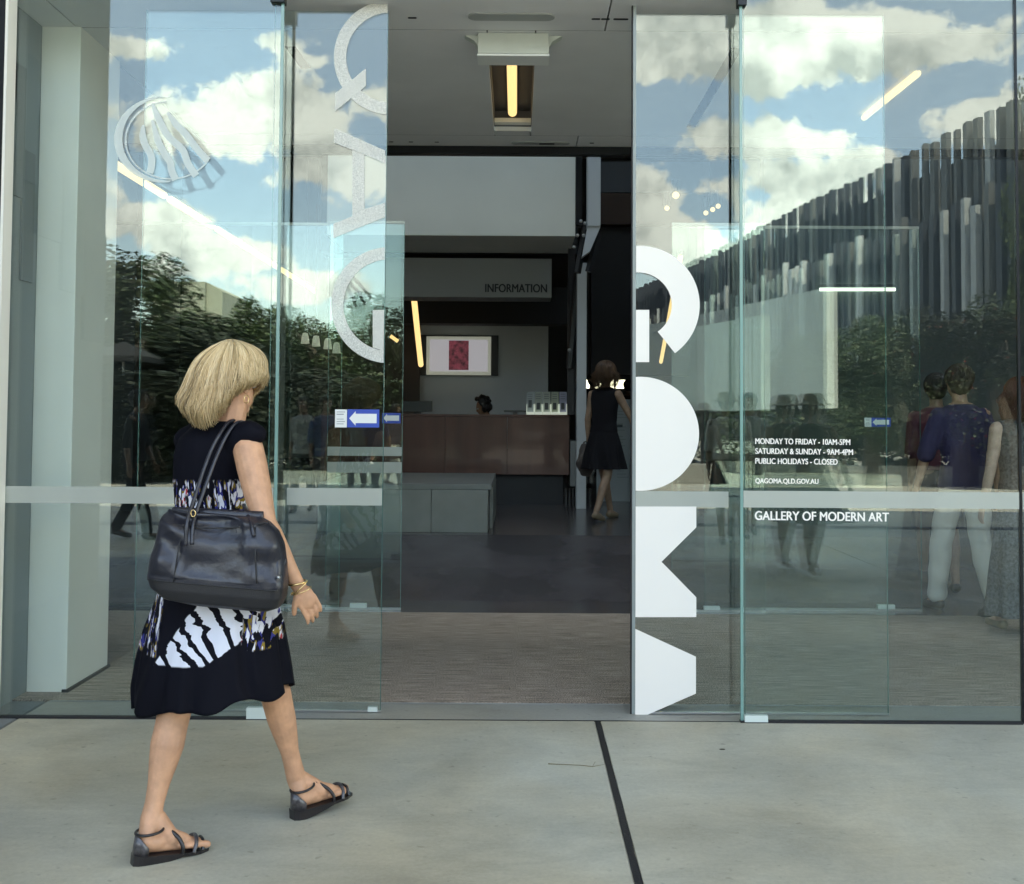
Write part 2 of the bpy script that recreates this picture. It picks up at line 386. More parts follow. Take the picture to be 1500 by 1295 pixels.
# carpet mat inside the doors : woven ribs
mm = mat('entrance_mat', (.11,.092,.078), .95)
t = mm.node_tree; b = t.nodes['Principled BSDF']; g_ = t.nodes.new('ShaderNodeNewGeometry')
q = t.nodes.new('ShaderNodeMapping'); q.inputs['Scale'].default_value = (2.2, 75, 1); t.links.new(g_.outputs['Position'], q.inputs[0])
n1 = t.nodes.new('ShaderNodeTexNoise'); n1.inputs['Scale'].default_value = 2.2; n1.inputs['Detail'].default_value = 4; n1.inputs['Roughness'].default_value = .7; t.links.new(q.outputs[0], n1.inputs['Vector'])
n2 = t.nodes.new('ShaderNodeTexNoise'); n2.inputs['Scale'].default_value = 160; t.links.new(g_.outputs['Position'], n2.inputs['Vector'])
ad = t.nodes.new('ShaderNodeMath'); ad.operation = 'ADD'; t.links.new(n1.outputs['Fac'], ad.inputs[0]); t.links.new(n2.outputs['Fac'], ad.inputs[1])
rp = t.nodes.new('ShaderNodeValToRGB'); rp.color_ramp.elements[0].position = .44; rp.color_ramp.elements[0].color = (.12,.095,.078,1)
rp.color_ramp.elements[1].position = .62; rp.color_ramp.elements[1].color = (.72,.60,.50,1)
hf = t.nodes.new('ShaderNodeMath'); hf.operation = 'MULTIPLY'; hf.inputs[1].default_value = .5; t.links.new(ad.outputs[0], hf.inputs[0])
t.links.new(hf.outputs[0], rp.inputs[0]); t.links.new(rp.outputs[0], b.inputs['Base Color'])
bp = t.nodes.new('ShaderNodeBump'); bp.inputs['Strength'].default_value = .6; bp.inputs['Distance'].default_value = .004
t.links.new(hf.outputs[0], bp.inputs['Height']); t.links.new(bp.outputs[0], b.inputs['Normal'])
LW = -2.27   # inside left wall line
INY = 2.87   # inner glass line
tag(obj('entrance_mat', B(-3.69, 6, mat_y+.001, INY-.1, -.05, .006), mm), 'brown ribbed carpet mat between the two rows of glass doors', 'floor mat')
floor_m = mat('dark_polished_floor', (.075,.068,.070), .22, spec=.5, noise_amt=.3, scale=1.5, bump=.03, bscale=60)
# hall floor: level behind the inner doors, rising gently to the desk
ZF = .33
bm = bmesh.new(); prof = [(INY-.098, .003), (3.3, .003), (4.1, .15), (4.95, ZF), (26, ZF), (26, -.3), (INY-.098, -.3)]
a = [bm.verts.new((-9, y, z)) for y, z in prof]; c = [bm.verts.new((11, y, z)) for y, z in prof]
bm.faces.new(a); bm.faces.new(c[::-1])
for i in range(len(prof)): bm.faces.new((a[i], c[i], c[(i+1) % len(prof)], a[(i+1) % len(prof)]))
tag(obj('hall_floor', bm, floor_m), kind='structure')

# ---- vestibule ceiling with two service strips and a recess for the lamp
CZ = 3.38
Yd1, Yd2 = .47, 2.55
cl = tag(obj('ceiling', B(-9, 11, .0, INY+.2, CZ+.40, CZ+.46), grey_wall), kind='structure')
rxa, rxb = P(693+14, 100, 0).x, 0
rx0 = P(724.5, 188, 2.42).x; rx1 = P(777.5, 188, 2.42).x
ry0, ry1 = .62, 2.42
xs = [LW, -1.95, rx0, rx1, 1.95, 6]
g = .004
def cpan(x0, x1, y0, y1): obj('ceiling_panel', B(x0+g, x1-g, y0+g, y1-g, CZ, CZ+.03), ceil_m, cl)
cpan(LW, P(890, 20, .3).x, .03, Yd1); cpan(P(890, 20, .3).x, 6, .03, Yd1); 
cpan(LW, P(845, 205, 2.75).x, Yd2, INY+.08); cpan(P(845, 205, 2.75).x, 6, Yd2, INY+.08)
cpan(LW, rx0, Yd1, Yd2); cpan(-3.69, LW, Yd1, Yd2); cpan(-3.69, LW, Yd2, INY+.08); cpan(-3.69, LW, .03, Yd1)
for (q0, q1) in (((1080, 70), (1012, 186)), ((425, 68), (448, 100))):
    a_ = G(q0[0], q0[1], CZ-.001); c_ = G(q1[0], q1[1], CZ-.001); bm = bmesh.new()
    bm.faces.new([bm.verts.new(v) for v in (a_+Vector((-.03, 0, 0)), a_+Vector((.03, 0, 0)), c_+Vector((.03, 0, 0)), c_+Vector((-.03, 0, 0)))]); obj('ceiling_slot', bm, dark_seal, cl)
0; cpan(rx1, 6, Yd1, Yd2); cpan(rx0, rx1, Yd1, ry0); cpan(rx0, rx1, ry1, Yd2)
rec = obj('lamp_recess', B(rx0, rx1, ry0, ry1, CZ+.14, CZ+.16), mat('recess_grey', (.09,.095,.11), .7), cl)
bm = bmesh.new(); box(bm, rx0-.012, rx0, ry0, ry1, CZ+.031, CZ+.16); box(bm, rx1, rx1+.012, ry0, ry1, CZ+.031, CZ+.16); box(bm, rx0, rx1, ry1, ry1+.012, CZ+.031, CZ+.16); box(bm, rx0, rx1, ry0-.012, ry0, CZ+.031, CZ+.16)
tag(obj('recess_side', bm, mat('recess_side_grey', (.15,.16,.18), .7), cl))
bm = bmesh.new(); box(bm, rx0, rx1, ry1-.07, ry1-.001, CZ+.04, CZ+.07); obj('recess_step', bm, white_paint, cl)
# perforated joints read as a dark dashed line
for yy in (Yd1, Yd2): 
    o = obj('slot_line', B(LW, 6, yy-.008, yy+.008, CZ+.001, CZ+.002), dark_seal, cl)
def capsule_plate(cx, cy, hx, hy, z, name, m, par, dark=True):
    bm = bmesh.new(); pts = []
    for k in range(32):
        a_ = 2*math.pi*k/32; pts.append((cx+math.copysign(hx-hy, math.cos(a_))+hy*math.cos(a_), cy+hy*math.sin(a_)))
    v = [bm.verts.new((x, y, z)) for x, y in pts]; v2 = [bm.verts.new((x, y, z+.02)) for x, y in pts]
    bm.faces.new(v); bm.faces.new(v2[::-1])
    for k in range(32): bm.faces.new((v[k], v2[k], v2[(k+1) % 32], v[(k+1) % 32]))
    return obj(name, bm, m, par)
c1 = P(749, 20, .25); capsule_plate(c1.x, .27, .215, .045, CZ-.008, 'air_diffuser', mat('diffuser_grey', (.36,.38,.37), .5), cl)
c2 = P(792, 205, 2.72); capsule_plate(c2.x, 2.74, .21, .035, CZ-.008, 'air_diffuser', MAT['diffuser_grey'], cl)
obj('diffuser_slot', B(c2.x-.01, c2.x+.10, 2.725, 2.755, CZ-.012, CZ-.0085), dark_seal, cl)
for px, py, Y in ((887, 17, .3), (905, 16.5, .3), (873, 17, .3), (914, 17, .3), (604, 17, .3), (867, 208, 2.74), (602, 205, 2.74), (573, 206, 2.74), (640, 205, 2.74)):
    p = P(px, py, Y); capsule_plate(p.x, Y, .022 if py < 20 else .016, .008, CZ-.003, 'ceiling_fitting', dark_seal, cl)

# box above the door with the lamp below it
t_ = thing('door_operator_box', 'pale metal box with a painted-bright lip hanging from the vestibule ceiling', 'control box')
bx0 = P(700, 60, .52).x; bx1 = P(804, 60, .52).x
zb = P(750, 82, .5).z; zm = zb+.014
pm = mat('pale_metal', (.62,.66,.60), .4, metal=.0, noise_amt=.05, scale=6)
obj('housing', B(bx0, bx1, .502, .648, zm, CZ-.001, .004), pm, t_)
obj('lip', B(bx0-.003, bx1+.003, .498, .652, zb, zm-.002, .003), mat('lit_underside_metal', (.86,.88,.85), .3), t_)  # plate coloured lighter to stand for ground light on the underside
for s in (-1, 1):
    x = bx0 if s < 0 else bx1
    bm = bmesh.new(); prism(bm, [(x, CZ-.002), (x+s*.07, CZ-.002), (x+s*.02, CZ-.03), (x, CZ-.06)], .54, .60); obj('bracket', bm, pm, t_)
t_ = thing('ceiling_lamp', 'lit tube lamp in the ceiling recess above the open doorway', 'lamp')
lamp_m = mat('warm_lamp', (1, .74, .36), emit=.165); lamp_dim = mat('warm_lamp_dim', (1, .78, .45), emit=1.1)
cx = P(750, 135, 1.6).x
bm = bmesh.new(); tube(bm, [(cx, 1.22, CZ+.085), (cx, 1.25, CZ+.085), (cx, 1.9, CZ+.085), (cx, 2.27, CZ+.085), (cx, 2.30, CZ+.085)], [.014, .030, .030, .030, .014], 12)
obj('tube', bm, lamp_m, t_, True)
obj('lamp_base', B(cx-.035, cx+.035, .75, 2.32, CZ+.118, CZ+.139), MAT['recess_grey'], t_)

# ---- lintel over the inner doors
zl0, zl1 = P(750, 227, INY).z, P(750, 218, INY).z
tag(obj('lintel', B(-9, 11, INY-.03, INY+.05, zl0, CZ-.002), metal_dark), 'dark metal lintel above the inner glass doors', 'lintel')
# white column and left return wall
cz1 = CZ-.001
wl_x0, wl_x1 = P(38, 1015, .45).x, P(97, 1015, .45).x
tag(obj('column', B(wl_x0+.001, wl_x1, .45, 1.0, 0, cz1, .004), white_paint), 'tall square white column behind the fixed glass beside the doors', 'column')
sw = tag(obj('wall_left', B(wl_x0-.12, wl_x0, .03, 1.0, -.03, CZ+.3), grey_wall), kind='structure')
for i, (z0, z1, y) in enumerate(((2.9, 3.36, .04), (2.45, 3.1, .14), (2.05, 2.7, .26))):
    obj('wall_tile', B(wl_x0, wl_x0+.012, y, y+.13, z0, z1, .003), mat('wall_tile', (.15,.17,.18), .5), sw)
tag(obj('wall_left_inner', B(-3.95, -3.7, .36, INY, -.02, CZ+.3), mat('black_stone', (.010,.011,.013), .4, spec=.2, noise_amt=.3, scale=3)), kind='structure')
tag(obj('skirting', B(wl_x1-.02, wl_x1+.012, .44, 1.01, .006, .02), metal_dark, MAT and None), 'thin black metal skirting at the foot of the white column', 'skirting')

# ---- exterior building envelope (canopy shades the forecourt)
clad = mat('facade_cladding', (.30,.31,.31), .6, noise_amt=.05, scale=1)
FT = 3.40   # top of the glazing
tag(obj('facade_beam', B(-8.2, 12.4, -.07, .20, CZ+.03, CZ+.32), metal_dark), 'dark steel beam along the top of the glass front', 'beam')
wing = tag(obj('wall_wing', B(-3.75, -3.5, -4.15, -.03, 0, 8.79), clad), kind='structure')
for i in range(9):
    obj('wall_tile', B(-3.499, -3.47, -4.1+i*.45, -4.1+i*.45+.43, 2.0+.35*(i % 5), 2.9+.35*(i % 5), .003), MAT['wall_tile'], wing)
tag(obj('wall_facade', B(-8.2, 12.4, -.02, .35, CZ+.321, 9), clad), kind='structure')
tag(obj('wall_facade_side', B(-8.2, -2.70, -.02, .35, -.03, CZ+.03), clad), kind='structure')
tag(obj('wall_facade_far', B(6.01, 12.4, -.02, .35, -.03, CZ+.03), clad), kind='structure')
cn = tag(obj('canopy', B(-22, 26, -7.6, .34, 9.0, 9.5), white_paint), 'deep flat roof canopy high above the gallery forecourt', 'canopy')
for k in range(6): obj('canopy_rib', B(-20+k*8.4, -19.8+k*8.4, -7.5, -.03, 8.8, 8.999), white_paint, cn)
tag(obj('roof', B(-9.3, 11.3, .351, 3.1, 8.4, 8.8), clad), kind='structure')
tag(obj('roof', B(-9.3, 11.3, 5.05, 26, 8.4, 8.8), clad), kind='structure')      # gap between the two, added so the sky brightens the hall
tag(obj('added_skylight', B(-9.3, 11.3, 3.101, 5.049, 8.6, 8.62), glass), 'unseen glass roof strip added to brighten the front of the hall', 'skylight')
tag(obj('wall_hall_left', B(-9.3, -9.0, .36, 26, -.4, 8.4), clad), kind='structure')
tag(obj('wall_hall_right', B(11.0, 11.3, .36, 26, -.4, 8.4), clad), kind='structure')

# ================================================================== GLASS FRONT
def pane(par, x0, x1, y, z0, z1, th=.010, name='glass_pane'):
    return obj(name, B(x0, x1, y-th/2, y+th/2, z0, z1), glass, par)
xL = -2.268
# left fixed panel
def X(px, py, Y=0): return P(px, py, Y).x
def Z(px, py, Y=0): return P(px, py, Y).z
zb0, zb1 = Z(750, 741), Z(750, 716.5)
DY = .13
t_ = thing('fixed_glass_panel', 'fixed clear glass panel with etched round emblem left of the entrance', 'glass panel')
xe = X(405, 560)
pane(t_, -4.2, xe-.004, 0, .004, CZ+.03)
obj('glass_edge', B(xe-.003, xe+.011, -.006, .006, .004, CZ+.03), edge_l, t_)
obj('glass_edge', B(xe-.034, xe-.030, .0055, .012, .004, CZ+.03), edge_m, t_)
obj('frosted_band', B(-4.2, xe-.005, -.0075, -.0060, zb0, zb1), band_m, t_)
obj('clamp', B(X(362, 1040), X(392, 1040), -.016, .016, .005, Z(370, 1036)), mat('clamp_white', (.62,.70,.66), .4), t_)
obj('base_seal', B(-4.2, xe+.008, -.014, .014, -.002, .010), dark_seal, t_)
obj('head_bracket', B(xe-.05, xe+.015, -.03, .03, CZ-.05, CZ+.02), metal_dark, t_)
# emblem: crescent ring and four waving ribbons
ex, ez = X(238, 205), Z(238, 205); K = 1/315.6
def circ(cx, cz, rx, rz, n=64, a0=0, a1=360): return [(cx+rx*math.cos(R_(a0+(a1-a0)*i/n)), cz+rz*math.sin(R_(a0+(a1-a0)*i/n))) for i in range(n+1)]
def sheet_between(bm, A, Bq, y0, th=.0009):
    va = [bm.verts.new((x, y0, z)) for x, z in A]; vb = [bm.verts.new((x, y0, z)) for x, z in Bq]
    vc = [bm.verts.new((x, y0+th, z)) for x, z in A]; vd = [bm.verts.new((x, y0+th, z)) for x, z in Bq]
    for i in range(len(A)-1):
        bm.faces.new((va[i], va[i+1], vb[i+1], vb[i])); bm.faces.new((vc[i], vd[i], vd[i+1], vc[i+1]))
        bm.faces.new((va[i], vc[i], vc[i+1], va[i+1])); bm.faces.new((vb[i], vb[i+1], vd[i+1], vd[i]))
def S(pts): return [(X(px, py), Z(px, py)) for px, py in pts]
FY = -.0072
em = obj('emblem_crescent', bmesh.new(), logo_m, t_); bpy.data.objects.remove(em)
bm = bmesh.new()
o1 = [(238+70*math.cos(R_(a)), 205-63*math.sin(R_(a))) for a in range(82, 282, 5)]
i1 = [(246+66*math.cos(R_(a)), 204-61*math.sin(R_(a))) for a in range(82, 282, 5)]
o1 = [(px+ (0), py) for px, py in o1]
sheet_between(bm, S(o1), S(i1), FY); obj('emblem_crescent', bm, logo_m, t_)
bm = bmesh.new()
o2 = [(250+66*math.cos(R_(a)), 206-57.5*math.sin(R_(a))) for a in range(95, 335, 5)]
i2 = [(250+64*math.cos(R_(a)), 206-55.5*math.sin(R_(a))) for a in range(95, 335, 5)]
sheet_between(bm, S(o2), S(i2), FY); obj('emblem_ring', bm, logo_m, t_)
for rb in (((211,184),(210,200),(214,214),(222,228),(223,242),(220,254)),
           ((224,176),(232,206),(240,222),(250,238),(252,250),(258,264)),
           ((224,152),(232,172),(247,200),(268,220),(276,240),(288,258)),
           ((246,165),(258,182),(272,196),(284,212),(294,224),(305,236))):
    bm = bmesh.new()
    # smooth the ribbon
    pts = []
    for i in range(len(rb)-1):
        for s in range(5):
            u = s/5; p0 = rb[max(i-1, 0)]; p1 = rb[i]; p2 = rb[i+1]; p3 = rb[min(i+2, len(rb)-1)]
            pts.append(tuple(.5*((2*p1[k])+(-p0[k]+p2[k])*u+(2*p0[k]-5*p1[k]+4*p2[k]-p3[k])*u*u+(-p0[k]+3*p1[k]-3*p2[k]+p3[k])*u**3) for k in (0, 1)))
    pts.append(rb[-1])
    A, C = [], []
    for i, p in enumerate(pts):
        a_ = pts[max(i-1, 0)]; c_ = pts[min(i+1, len(pts)-1)]; dx, dy = c_[0]-a_[0], c_[1]-a_[1]; l = math.hypot(dx, dy) or 1
        wd = 5.2*min(1, .35+i/8); A.append((p[0]-dy/l*wd, p[1]+dx/l*wd)); C.append((p[0]+dy/l*wd, p[1]-dx/l*wd))
    sheet_between(bm, S(A), S(C), FY-.0012); obj('emblem_ribbon', bm, logo_m, t_)

# right fixed panel
t_ = thing('fixed_glass_panel', 'fixed clear glass panel with white opening hours lettering right of the entrance', 'glass panel')
xa, xb = X(1087, 560), X(1490, 500)
pane(t_, xa+.004, xb-.002, 0, .004, CZ+.03)
obj('glass_edge', B(xa-.010, xa+.003, -.006, .006, .004, CZ+.03), edge_l, t_)
obj('glass_edge', B(xa+.010, xa+.014, .0055, .011, .004, CZ+.03), edge_m, t_)
obj('frosted_band', B(xa+.004, xb-.003, -.0075, -.0060, zb0, zb1), band_m, t_)
obj('clamp', B(X(1090, 1050), X(1124, 1050), -.016, .016, .005, Z(1100, 1047)), MAT['clamp_white'], t_)
obj('base_seal', B(xa-.012, xb, -.014, .014, -.002, .010), dark_seal, t_)
obj('head_bracket', B(xa-.02, xa+.02, -.03, .03, CZ-.05, CZ+.02), metal_dark, t_)
def wtext(s, px0, px1, pyt, pyb):
    x, z = X(px0, pyb), Z(px0, pyb)
    o = text('lettering', s, vinyl, t_, x, -.0082, z, width=X(px1, pyb)-x, height=Z(px0, pyt)-z)
    o.rotation_euler = (0, rol, 0)
wtext('MONDAY TO FRIDAY - 10AM-5PM', 1106, 1244.5, 642, 650.2)
wtext('SATURDAY & SUNDAY - 9AM-4PM', 1106, 1248.5, 656.5, 664.7)
wtext('PUBLIC HOLIDAYS - CLOSED', 1106, 1226, 671, 679.2)
wtext('QAGOMA.QLD.GOV.AU', 1106, 1198, 700.5, 709)
wtext('GALLERY OF MODERN ART', 1105.5, 1301, 748.5, 761.5)
t_ = thing('fixed_glass_panel', 'plain fixed glass panel beyond the dark seam at the right end', 'glass panel')
pane(t_, xb+.012, 5.99, 0, .004, CZ+.03)
obj('seam', B(xb-.001, xb+.011, -.008, .008, .004, CZ+.03), metal_dark, t_)
obj('frosted_band', B(xb+.013, 5.99, -.0075, -.0060, zb0, zb1), band_m, t_)
# outer corner post at the far left
t_ = thing('corner_post', 'slim dark glazing post with a white edge at the left end', 'post')
xp = X(12, 250, -.05)
obj('post_face', B(xp-.06, xp-.008, -.10, .0-.012, .0, CZ+.03), metal_dark, t_)
obj('post_edge', B(xp-.007, xp+.006, -.10, -.012, .0, CZ+.03), white_paint, t_)

# sliding doors
def SY(pts, Y): return [(P(px, py, Y).x, P(px, py, Y).z) for px, py in pts]
t_ = thing('sliding_glass_door', 'open sliding glass door with etched outline letters QAG', 'glass door')
d0, d1 = P(205, 560, DY).x, P(563, 560, DY).x
dz1 = P(400, 16, DY).z
pane(t_, d0, d1-.003, DY, .012, dz1)
obj('glass_edge', B(d1-.0028, d1, DY-.005, DY+.005, .012, dz1), edge_m, t_)
obj('glass_edge', B(d0-.003, d0-.0002, DY-.005, DY+.005, .012, dz1), edge_m, t_)
obj('frosted_band', B(xe+.03, d1-.004, DY-.0075, DY-.0060, P(500, 740, DY).z, P(500, 715, DY).z), band_m, t_)
obj('bottom_rail', B(d0, d1, DY-.008, DY+.008, .004, .0118), alu, t_)
obj('clamp', B(P(539, 1038, DY).x, P(553, 1038, DY).x, DY-.012, DY+.012, P(540, 1042, DY).z, P(540, 1035, DY).z), MAT['clamp_white'], t_)
LY = DY-.0072
# Q : ring cut by the door edge and tail
xcut = d1-.004
def clipx(pts): return [(min(x, xcut), z) for x, z in pts]
def ring(bm, cx, cy, ro, ri, a0, a1, Y, clip=True, step=4, lean=0):
    A = [(cx+ro*math.cos(R_(a)), cy-ro*math.sin(R_(a))) for a in range(a0, a1+1, step)]
    C = [(cx+ri*math.cos(R_(a)), cy-ri*math.sin(R_(a))) for a in range(a0, a1+1, step)]
    A, C = SY(A, Y), SY(C, Y)
    sheet_between(bm, A, C, Y)
def poly(bm, pts, Y, th=.0009):
    P2 = SY(pts, Y); prism(bm, P2, Y, Y+th)
def cut(bm, xlim, right=True):
    geom = bm.verts[:]+bm.edges[:]+bm.faces[:]
    bmesh.ops.bisect_plane(bm, geom=geom, plane_co=(xlim, 0, 0), plane_no=(1, 0, 0), clear_outer=right, clear_inner=not right)
bm = bmesh.new(); ring(bm, 573, 84, 84, 66, 84, 280, LY); cut(bm, xcut)
obj('letter', bm, etch_m, t_)
bm = bmesh.new(); poly(bm, [(536,100),(536,126),(491,163),(491,137)], LY-.0012); obj('letter_tail', bm, etch_m, t_)
bm = bmesh.new(); [poly(bm, q_, LY) for q_ in ([(490,188),(564,220.5),(564,239),(534,226.5),(516,219.5),(489,209)], [(516,219.8),(534,226.8),(534,306),(516,313)], [(488,328),(516,317),(516,313.3),(534,306.3),(564,297),(564,318),(488,349)])]; obj('letter', bm, etch_m, t_)
bm = bmesh.new(); ring(bm, 570, 447, 85, 67, 86, 276, LY); cut(bm, xcut); obj('letter', bm, etch_m, t_)
bm = bmesh.new(); poly(bm, [(546,454),(566,454),(566,515),(546,509)], LY-.0012); cut(bm, xcut); obj('letter_bar', bm, etch_m, t_)
# notice card with arrow
cardm = mat('white_card', (.80,.82,.80), .6); bluem = mat('sign_blue', (.02,.07,.42), .5)
def arrow_sign(par, px0, pxm, px1, py0, py1, Y, card=True):
    if card:
        a_ = P(px0, py1, Y); c_ = P(pxm, py0, Y); obj('notice_card', B(a_.x, c_.x-.001, Y-.009, Y-.0078, a_.z, c_.z), cardm, par)
        for k in range(6):
            zz = c_.z-(k+1.0)*(c_.z-a_.z)/7.5
            if k == 2: continue
            obj('print_line', B(a_.x+.008, c_.x-.010-(k % 2)*.006, Y-.0094, Y-.0091, zz-.0016, zz+.0009+(.0012 if k == 1 else 0)), mat('print_grey', (.18,.2,.22), .7), par)
    a_ = P(pxm, py1, Y); c_ = P(px1, py0, Y); obj('blue_panel', B(a_.x, c_.x, Y-.009, Y-.0078, a_.z, c_.z), bluem, par)
    w_, h_ = c_.x-a_.x, c_.z-a_.z; zc = a_.z+h_/2
    pts = [(a_.x+w_*.06, zc), (a_.x+w_*.26, zc+h_*.40), (a_.x+w_*.26, zc+h_*.26), (a_.x+w_*.92, zc+h_*.26), (a_.x+w_*.92, zc-h_*.26), (a_.x+w_*.26, zc-h_*.26), (a_.x+w_*.26, zc-h_*.40)]
    bm = bmesh.new(); prism(bm, pts, Y-.0105, Y-.0093); obj('arrow', bm, cardm, par)
arrow_sign(t_, 491, 509, 556, 600, 626, DY)

t_ = thing('sliding_glass_door', 'open sliding glass door with big solid white letters GOMA', 'glass door')
d0, d1 = P(930, 560, DY).x, P(1298, 560, DY).x
pane(t_, d0+.003, d1-.003, DY, .012, P(1200, 22, DY).z)
dz1 = P(1200, 22, DY).z
obj('glass_edge', B(d0-.012, d0+.0028, DY-.007, DY+.007, .002, CZ), mat('door_stile', (.26,.30,.29), .35), t_)
obj('seal_strip', B(d0-.019, d0-.0125, DY-.009, DY+.009, .002, CZ), dark_seal, t_)
obj('glass_edge', B(d1-.0028, d1, DY-.005, DY+.005, .012, dz1), edge_m, t_)
obj('bottom_rail', B(d0+.003, d1, DY-.008, DY+.008, .004, .0118), alu, t_)
obj('frosted_band', B(d0+.004, xa-.04, DY-.0075, DY-.0060, P(1000, 743, DY).z, P(1000, 719.5, DY).z), band_m, t_)
xc2 = d0+.0035; LZ = DY-.0100
bm = bmesh.new(); A = [(937+88*math.cos(R_(a)), 447-87*math.sin(R_(a))) for a in range(-54, 96, 4)]
C = [(934+50*math.cos(R_(a)), 447-48*math.sin(R_(a))) for a in range(-54, 96, 4)]
sheet_between(bm, SY(A, LZ), SY(C, LZ), LZ); cut(bm, xc2, False); obj('letter', bm, vinyl, t_)
bm = bmesh.new(); poly(bm, [(930,454),(951,454),(951,530.5),(930,530.5)], LZ); cut(bm, xc2, False); obj('letter_bar', bm, vinyl, t_)
bm = bmesh.new(); pts = [(938+86*math.cos(R_(a)), 635.5-83.5*math.sin(R_(a))) for a in range(-96, 97, 4)]; poly(bm, pts, LZ); cut(bm, xc2, False); obj('letter', bm, vinyl, t_)
bm = bmesh.new(); poly(bm, [(930,742),(1020,742),(1020,772.5),(969,823),(1020,875),(1020,904),(930,904)], LZ); cut(bm, xc2, False); obj('letter', bm, vinyl, t_)
bm = bmesh.new(); poly(bm, [(928,920),(1019.5,962),(1019.5,1016),(928,1056)], LZ); cut(bm, xc2, False); obj('letter', bm, vinyl, t_)

# inner row
YI = INY
zi = P(590, 328, YI).z
def inner(label, px0, px1, ztop, extras=(), band=True, kind='sliding_glass_door', cat='glass door', Yo=0):
    t = thing(kind, label, cat); a_, c_ = P(px0, 600, YI+Yo).x, P(px1, 600, YI+Yo).x
    pane(t, a_+.003, c_-.003, YI+Yo, .02, ztop); 
    obj('glass_edge', B(a_, a_+.0028, YI+Yo-.006, YI+Yo+.006, .02, ztop), edge_m, t); obj('glass_edge', B(c_-.0028, c_, YI+Yo-.006, YI+Yo+.006, .02, ztop), edge_l if px1 < 700 else edge_m, t)
    obj('top_rail', B(a_, c_, YI+Yo-.008, YI+Yo+.008, ztop, ztop+.02), alu, t)
    obj('bottom_rail', B(a_, c_, YI+Yo-.01, YI+Yo+.01, .004, .0198), alu, t)
    if band:
        for y0, y1 in ((655, 668), (677, 693)): obj('frosted_band', B(a_+.004, c_-.004, YI+Yo-.009, YI+Yo-.0065, P(590, y1, YI).z, P(590, y0, YI).z), band_m, t)
    return t
t = inner('inner sliding glass door with small blue arrow sticker near the desk', 480, 590, zi)
arrow_sign(t, 545, 560, 587, 605, 620, YI, card=False)
obj('clamp', B(P(513, 885, YI).x, P(537, 885, YI).x, YI-.02, YI+.02, .02, .05), MAT['clamp_white'], t)
t = inner('inner fixed glass screen behind the door lettered QAG', 150, 500, zi, kind='glass_screen', cat='glass screen', Yo=.09, band=False)
t = inner('inner sliding glass door behind the big white letters', 984, 1120, zi, Yo=0, band=False)
obj('clamp', B(P(1031, 890, YI).x, P(1054, 890, YI).x, YI-.02, YI+.02, .02, .045), MAT['clamp_white'], t)
t = inner('inner fixed glass screen behind the opening hours panel', 1032, 1348, zi, kind='glass_screen', cat='glass screen', Yo=.09, band=False)
obj('clamp', B(P(1285, 892, YI+.09).x, P(1310, 892, YI+.09).x, YI+.07, YI+.11, .02, .05), MAT['clamp_white'], t)
arrow_sign(t, 1266, 1276, 1304, 612, 625, YI+.09)
# transoms above the inner doors

# ================================================================== HALL
def YD(dep): return dep+CAM.y
def pbox(name, m, par, px0, px1, py0, py1, dep, thick, z0=None, z1=None, bev=.003, top=None):
    """box whose front face shows between these photo positions at depth dep"""
    pm_ = (py0+py1)/2
    x0, x1 = Q(px0, pm_, dep).x, Q(px1, pm_, dep).x
    zt = z1 if z1 is not None else Q((px0+px1)/2, py0, dep).z; zb_ = z0 if z0 is not None else Q((px0+px1)/2, py1, dep).z
    return obj(name, B(x0, x1, YD(dep), YD(dep)+thick, zb_, zt, bev), m, par)
hallw = mat('hall_wall', (.52,.56,.60), .7, noise_amt=.04, scale=1.5)
hdark = mat('hall_dark', (.02,.022,.025), .8)
pale = mat('bulkhead_paint', (.76,.78,.73), .75, noise_amt=.03, scale=1.5)
tag(pbox('bulkhead', pale, None, 480, 843, 150, 345, 12.5, 1.3), 'big pale bulkhead box hanging over the information desk', 'bulkhead')
tag(pbox('desk_ceiling', hdark, None, 470, 846, 340, 372, 13.82, 4.4, z1=5.0), 'dark lowered ceiling behind the pale bulkhead', 'lowered ceiling')
t_ = thing('information_sign', 'grey fascia with the word INFORMATION above the reception desk', 'sign')
pbox('fascia', mat('fascia', (.34,.37,.39), .7), t_, 480, 808, 378, 435, 13.75, .5)
p = Q(711, 428, 13.74); text('lettering', 'INFORMATION', mat('letter_grey', (.03,.033,.036), .5), t_, p.x, p.y, p.z, width=Q(801, 428, 13.74).x-p.x, height=Q(711, 416, 13.74).z-p.z)
tag(pbox('wall_niche', hallw, None, 615, 803, 300, 740, 17.0, .3, z0=ZF-.02), kind='structure')
tag(pbox('soffit_shade_panel', hdark, None, 560, 846, 420, 474, 16.2, .4), 'dark panel standing in for shade under the soffit behind the desk', 'wall panel')  # dark panel put in for the shaded underside between fascia and niche wall
brown = mat('brown_wall', (.075,.058,.052), .6, noise_amt=.1, scale=2)
tag(pbox('wall_brown', brown, None, 460, 615, 300, 740, 16.9, .3, z0=ZF-.02), kind='structure')
# display screen in its recess
t_ = thing('display_screen', 'flat wall screen with pale picture frame showing a dark red picture', 'screen')
pbox('recess', mat('recess_dark', (.045,.05,.055), .7), t_, 616, 730, 491, 550, 16.95, .04)
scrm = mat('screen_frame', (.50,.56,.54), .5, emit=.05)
pbox('frame', scrm, t_, 624.5, 719, 493, 549, 16.80, .14)
pbox('screen', mat('screen_glow', (.30,.32,.40), .4, emit=.13), t_, 629.5, 714.5, 497.5, 544, 16.792, .006)
pic = mat('screen_picture', (.30,.07,.12), .4, emit=.07, noise_amt=.9, scale=16, col2=(.03,.012,.02), detail=6)
pbox('picture', pic, t_, 657.5, 686.5, 499, 542, 16.785, .004, bev=0)
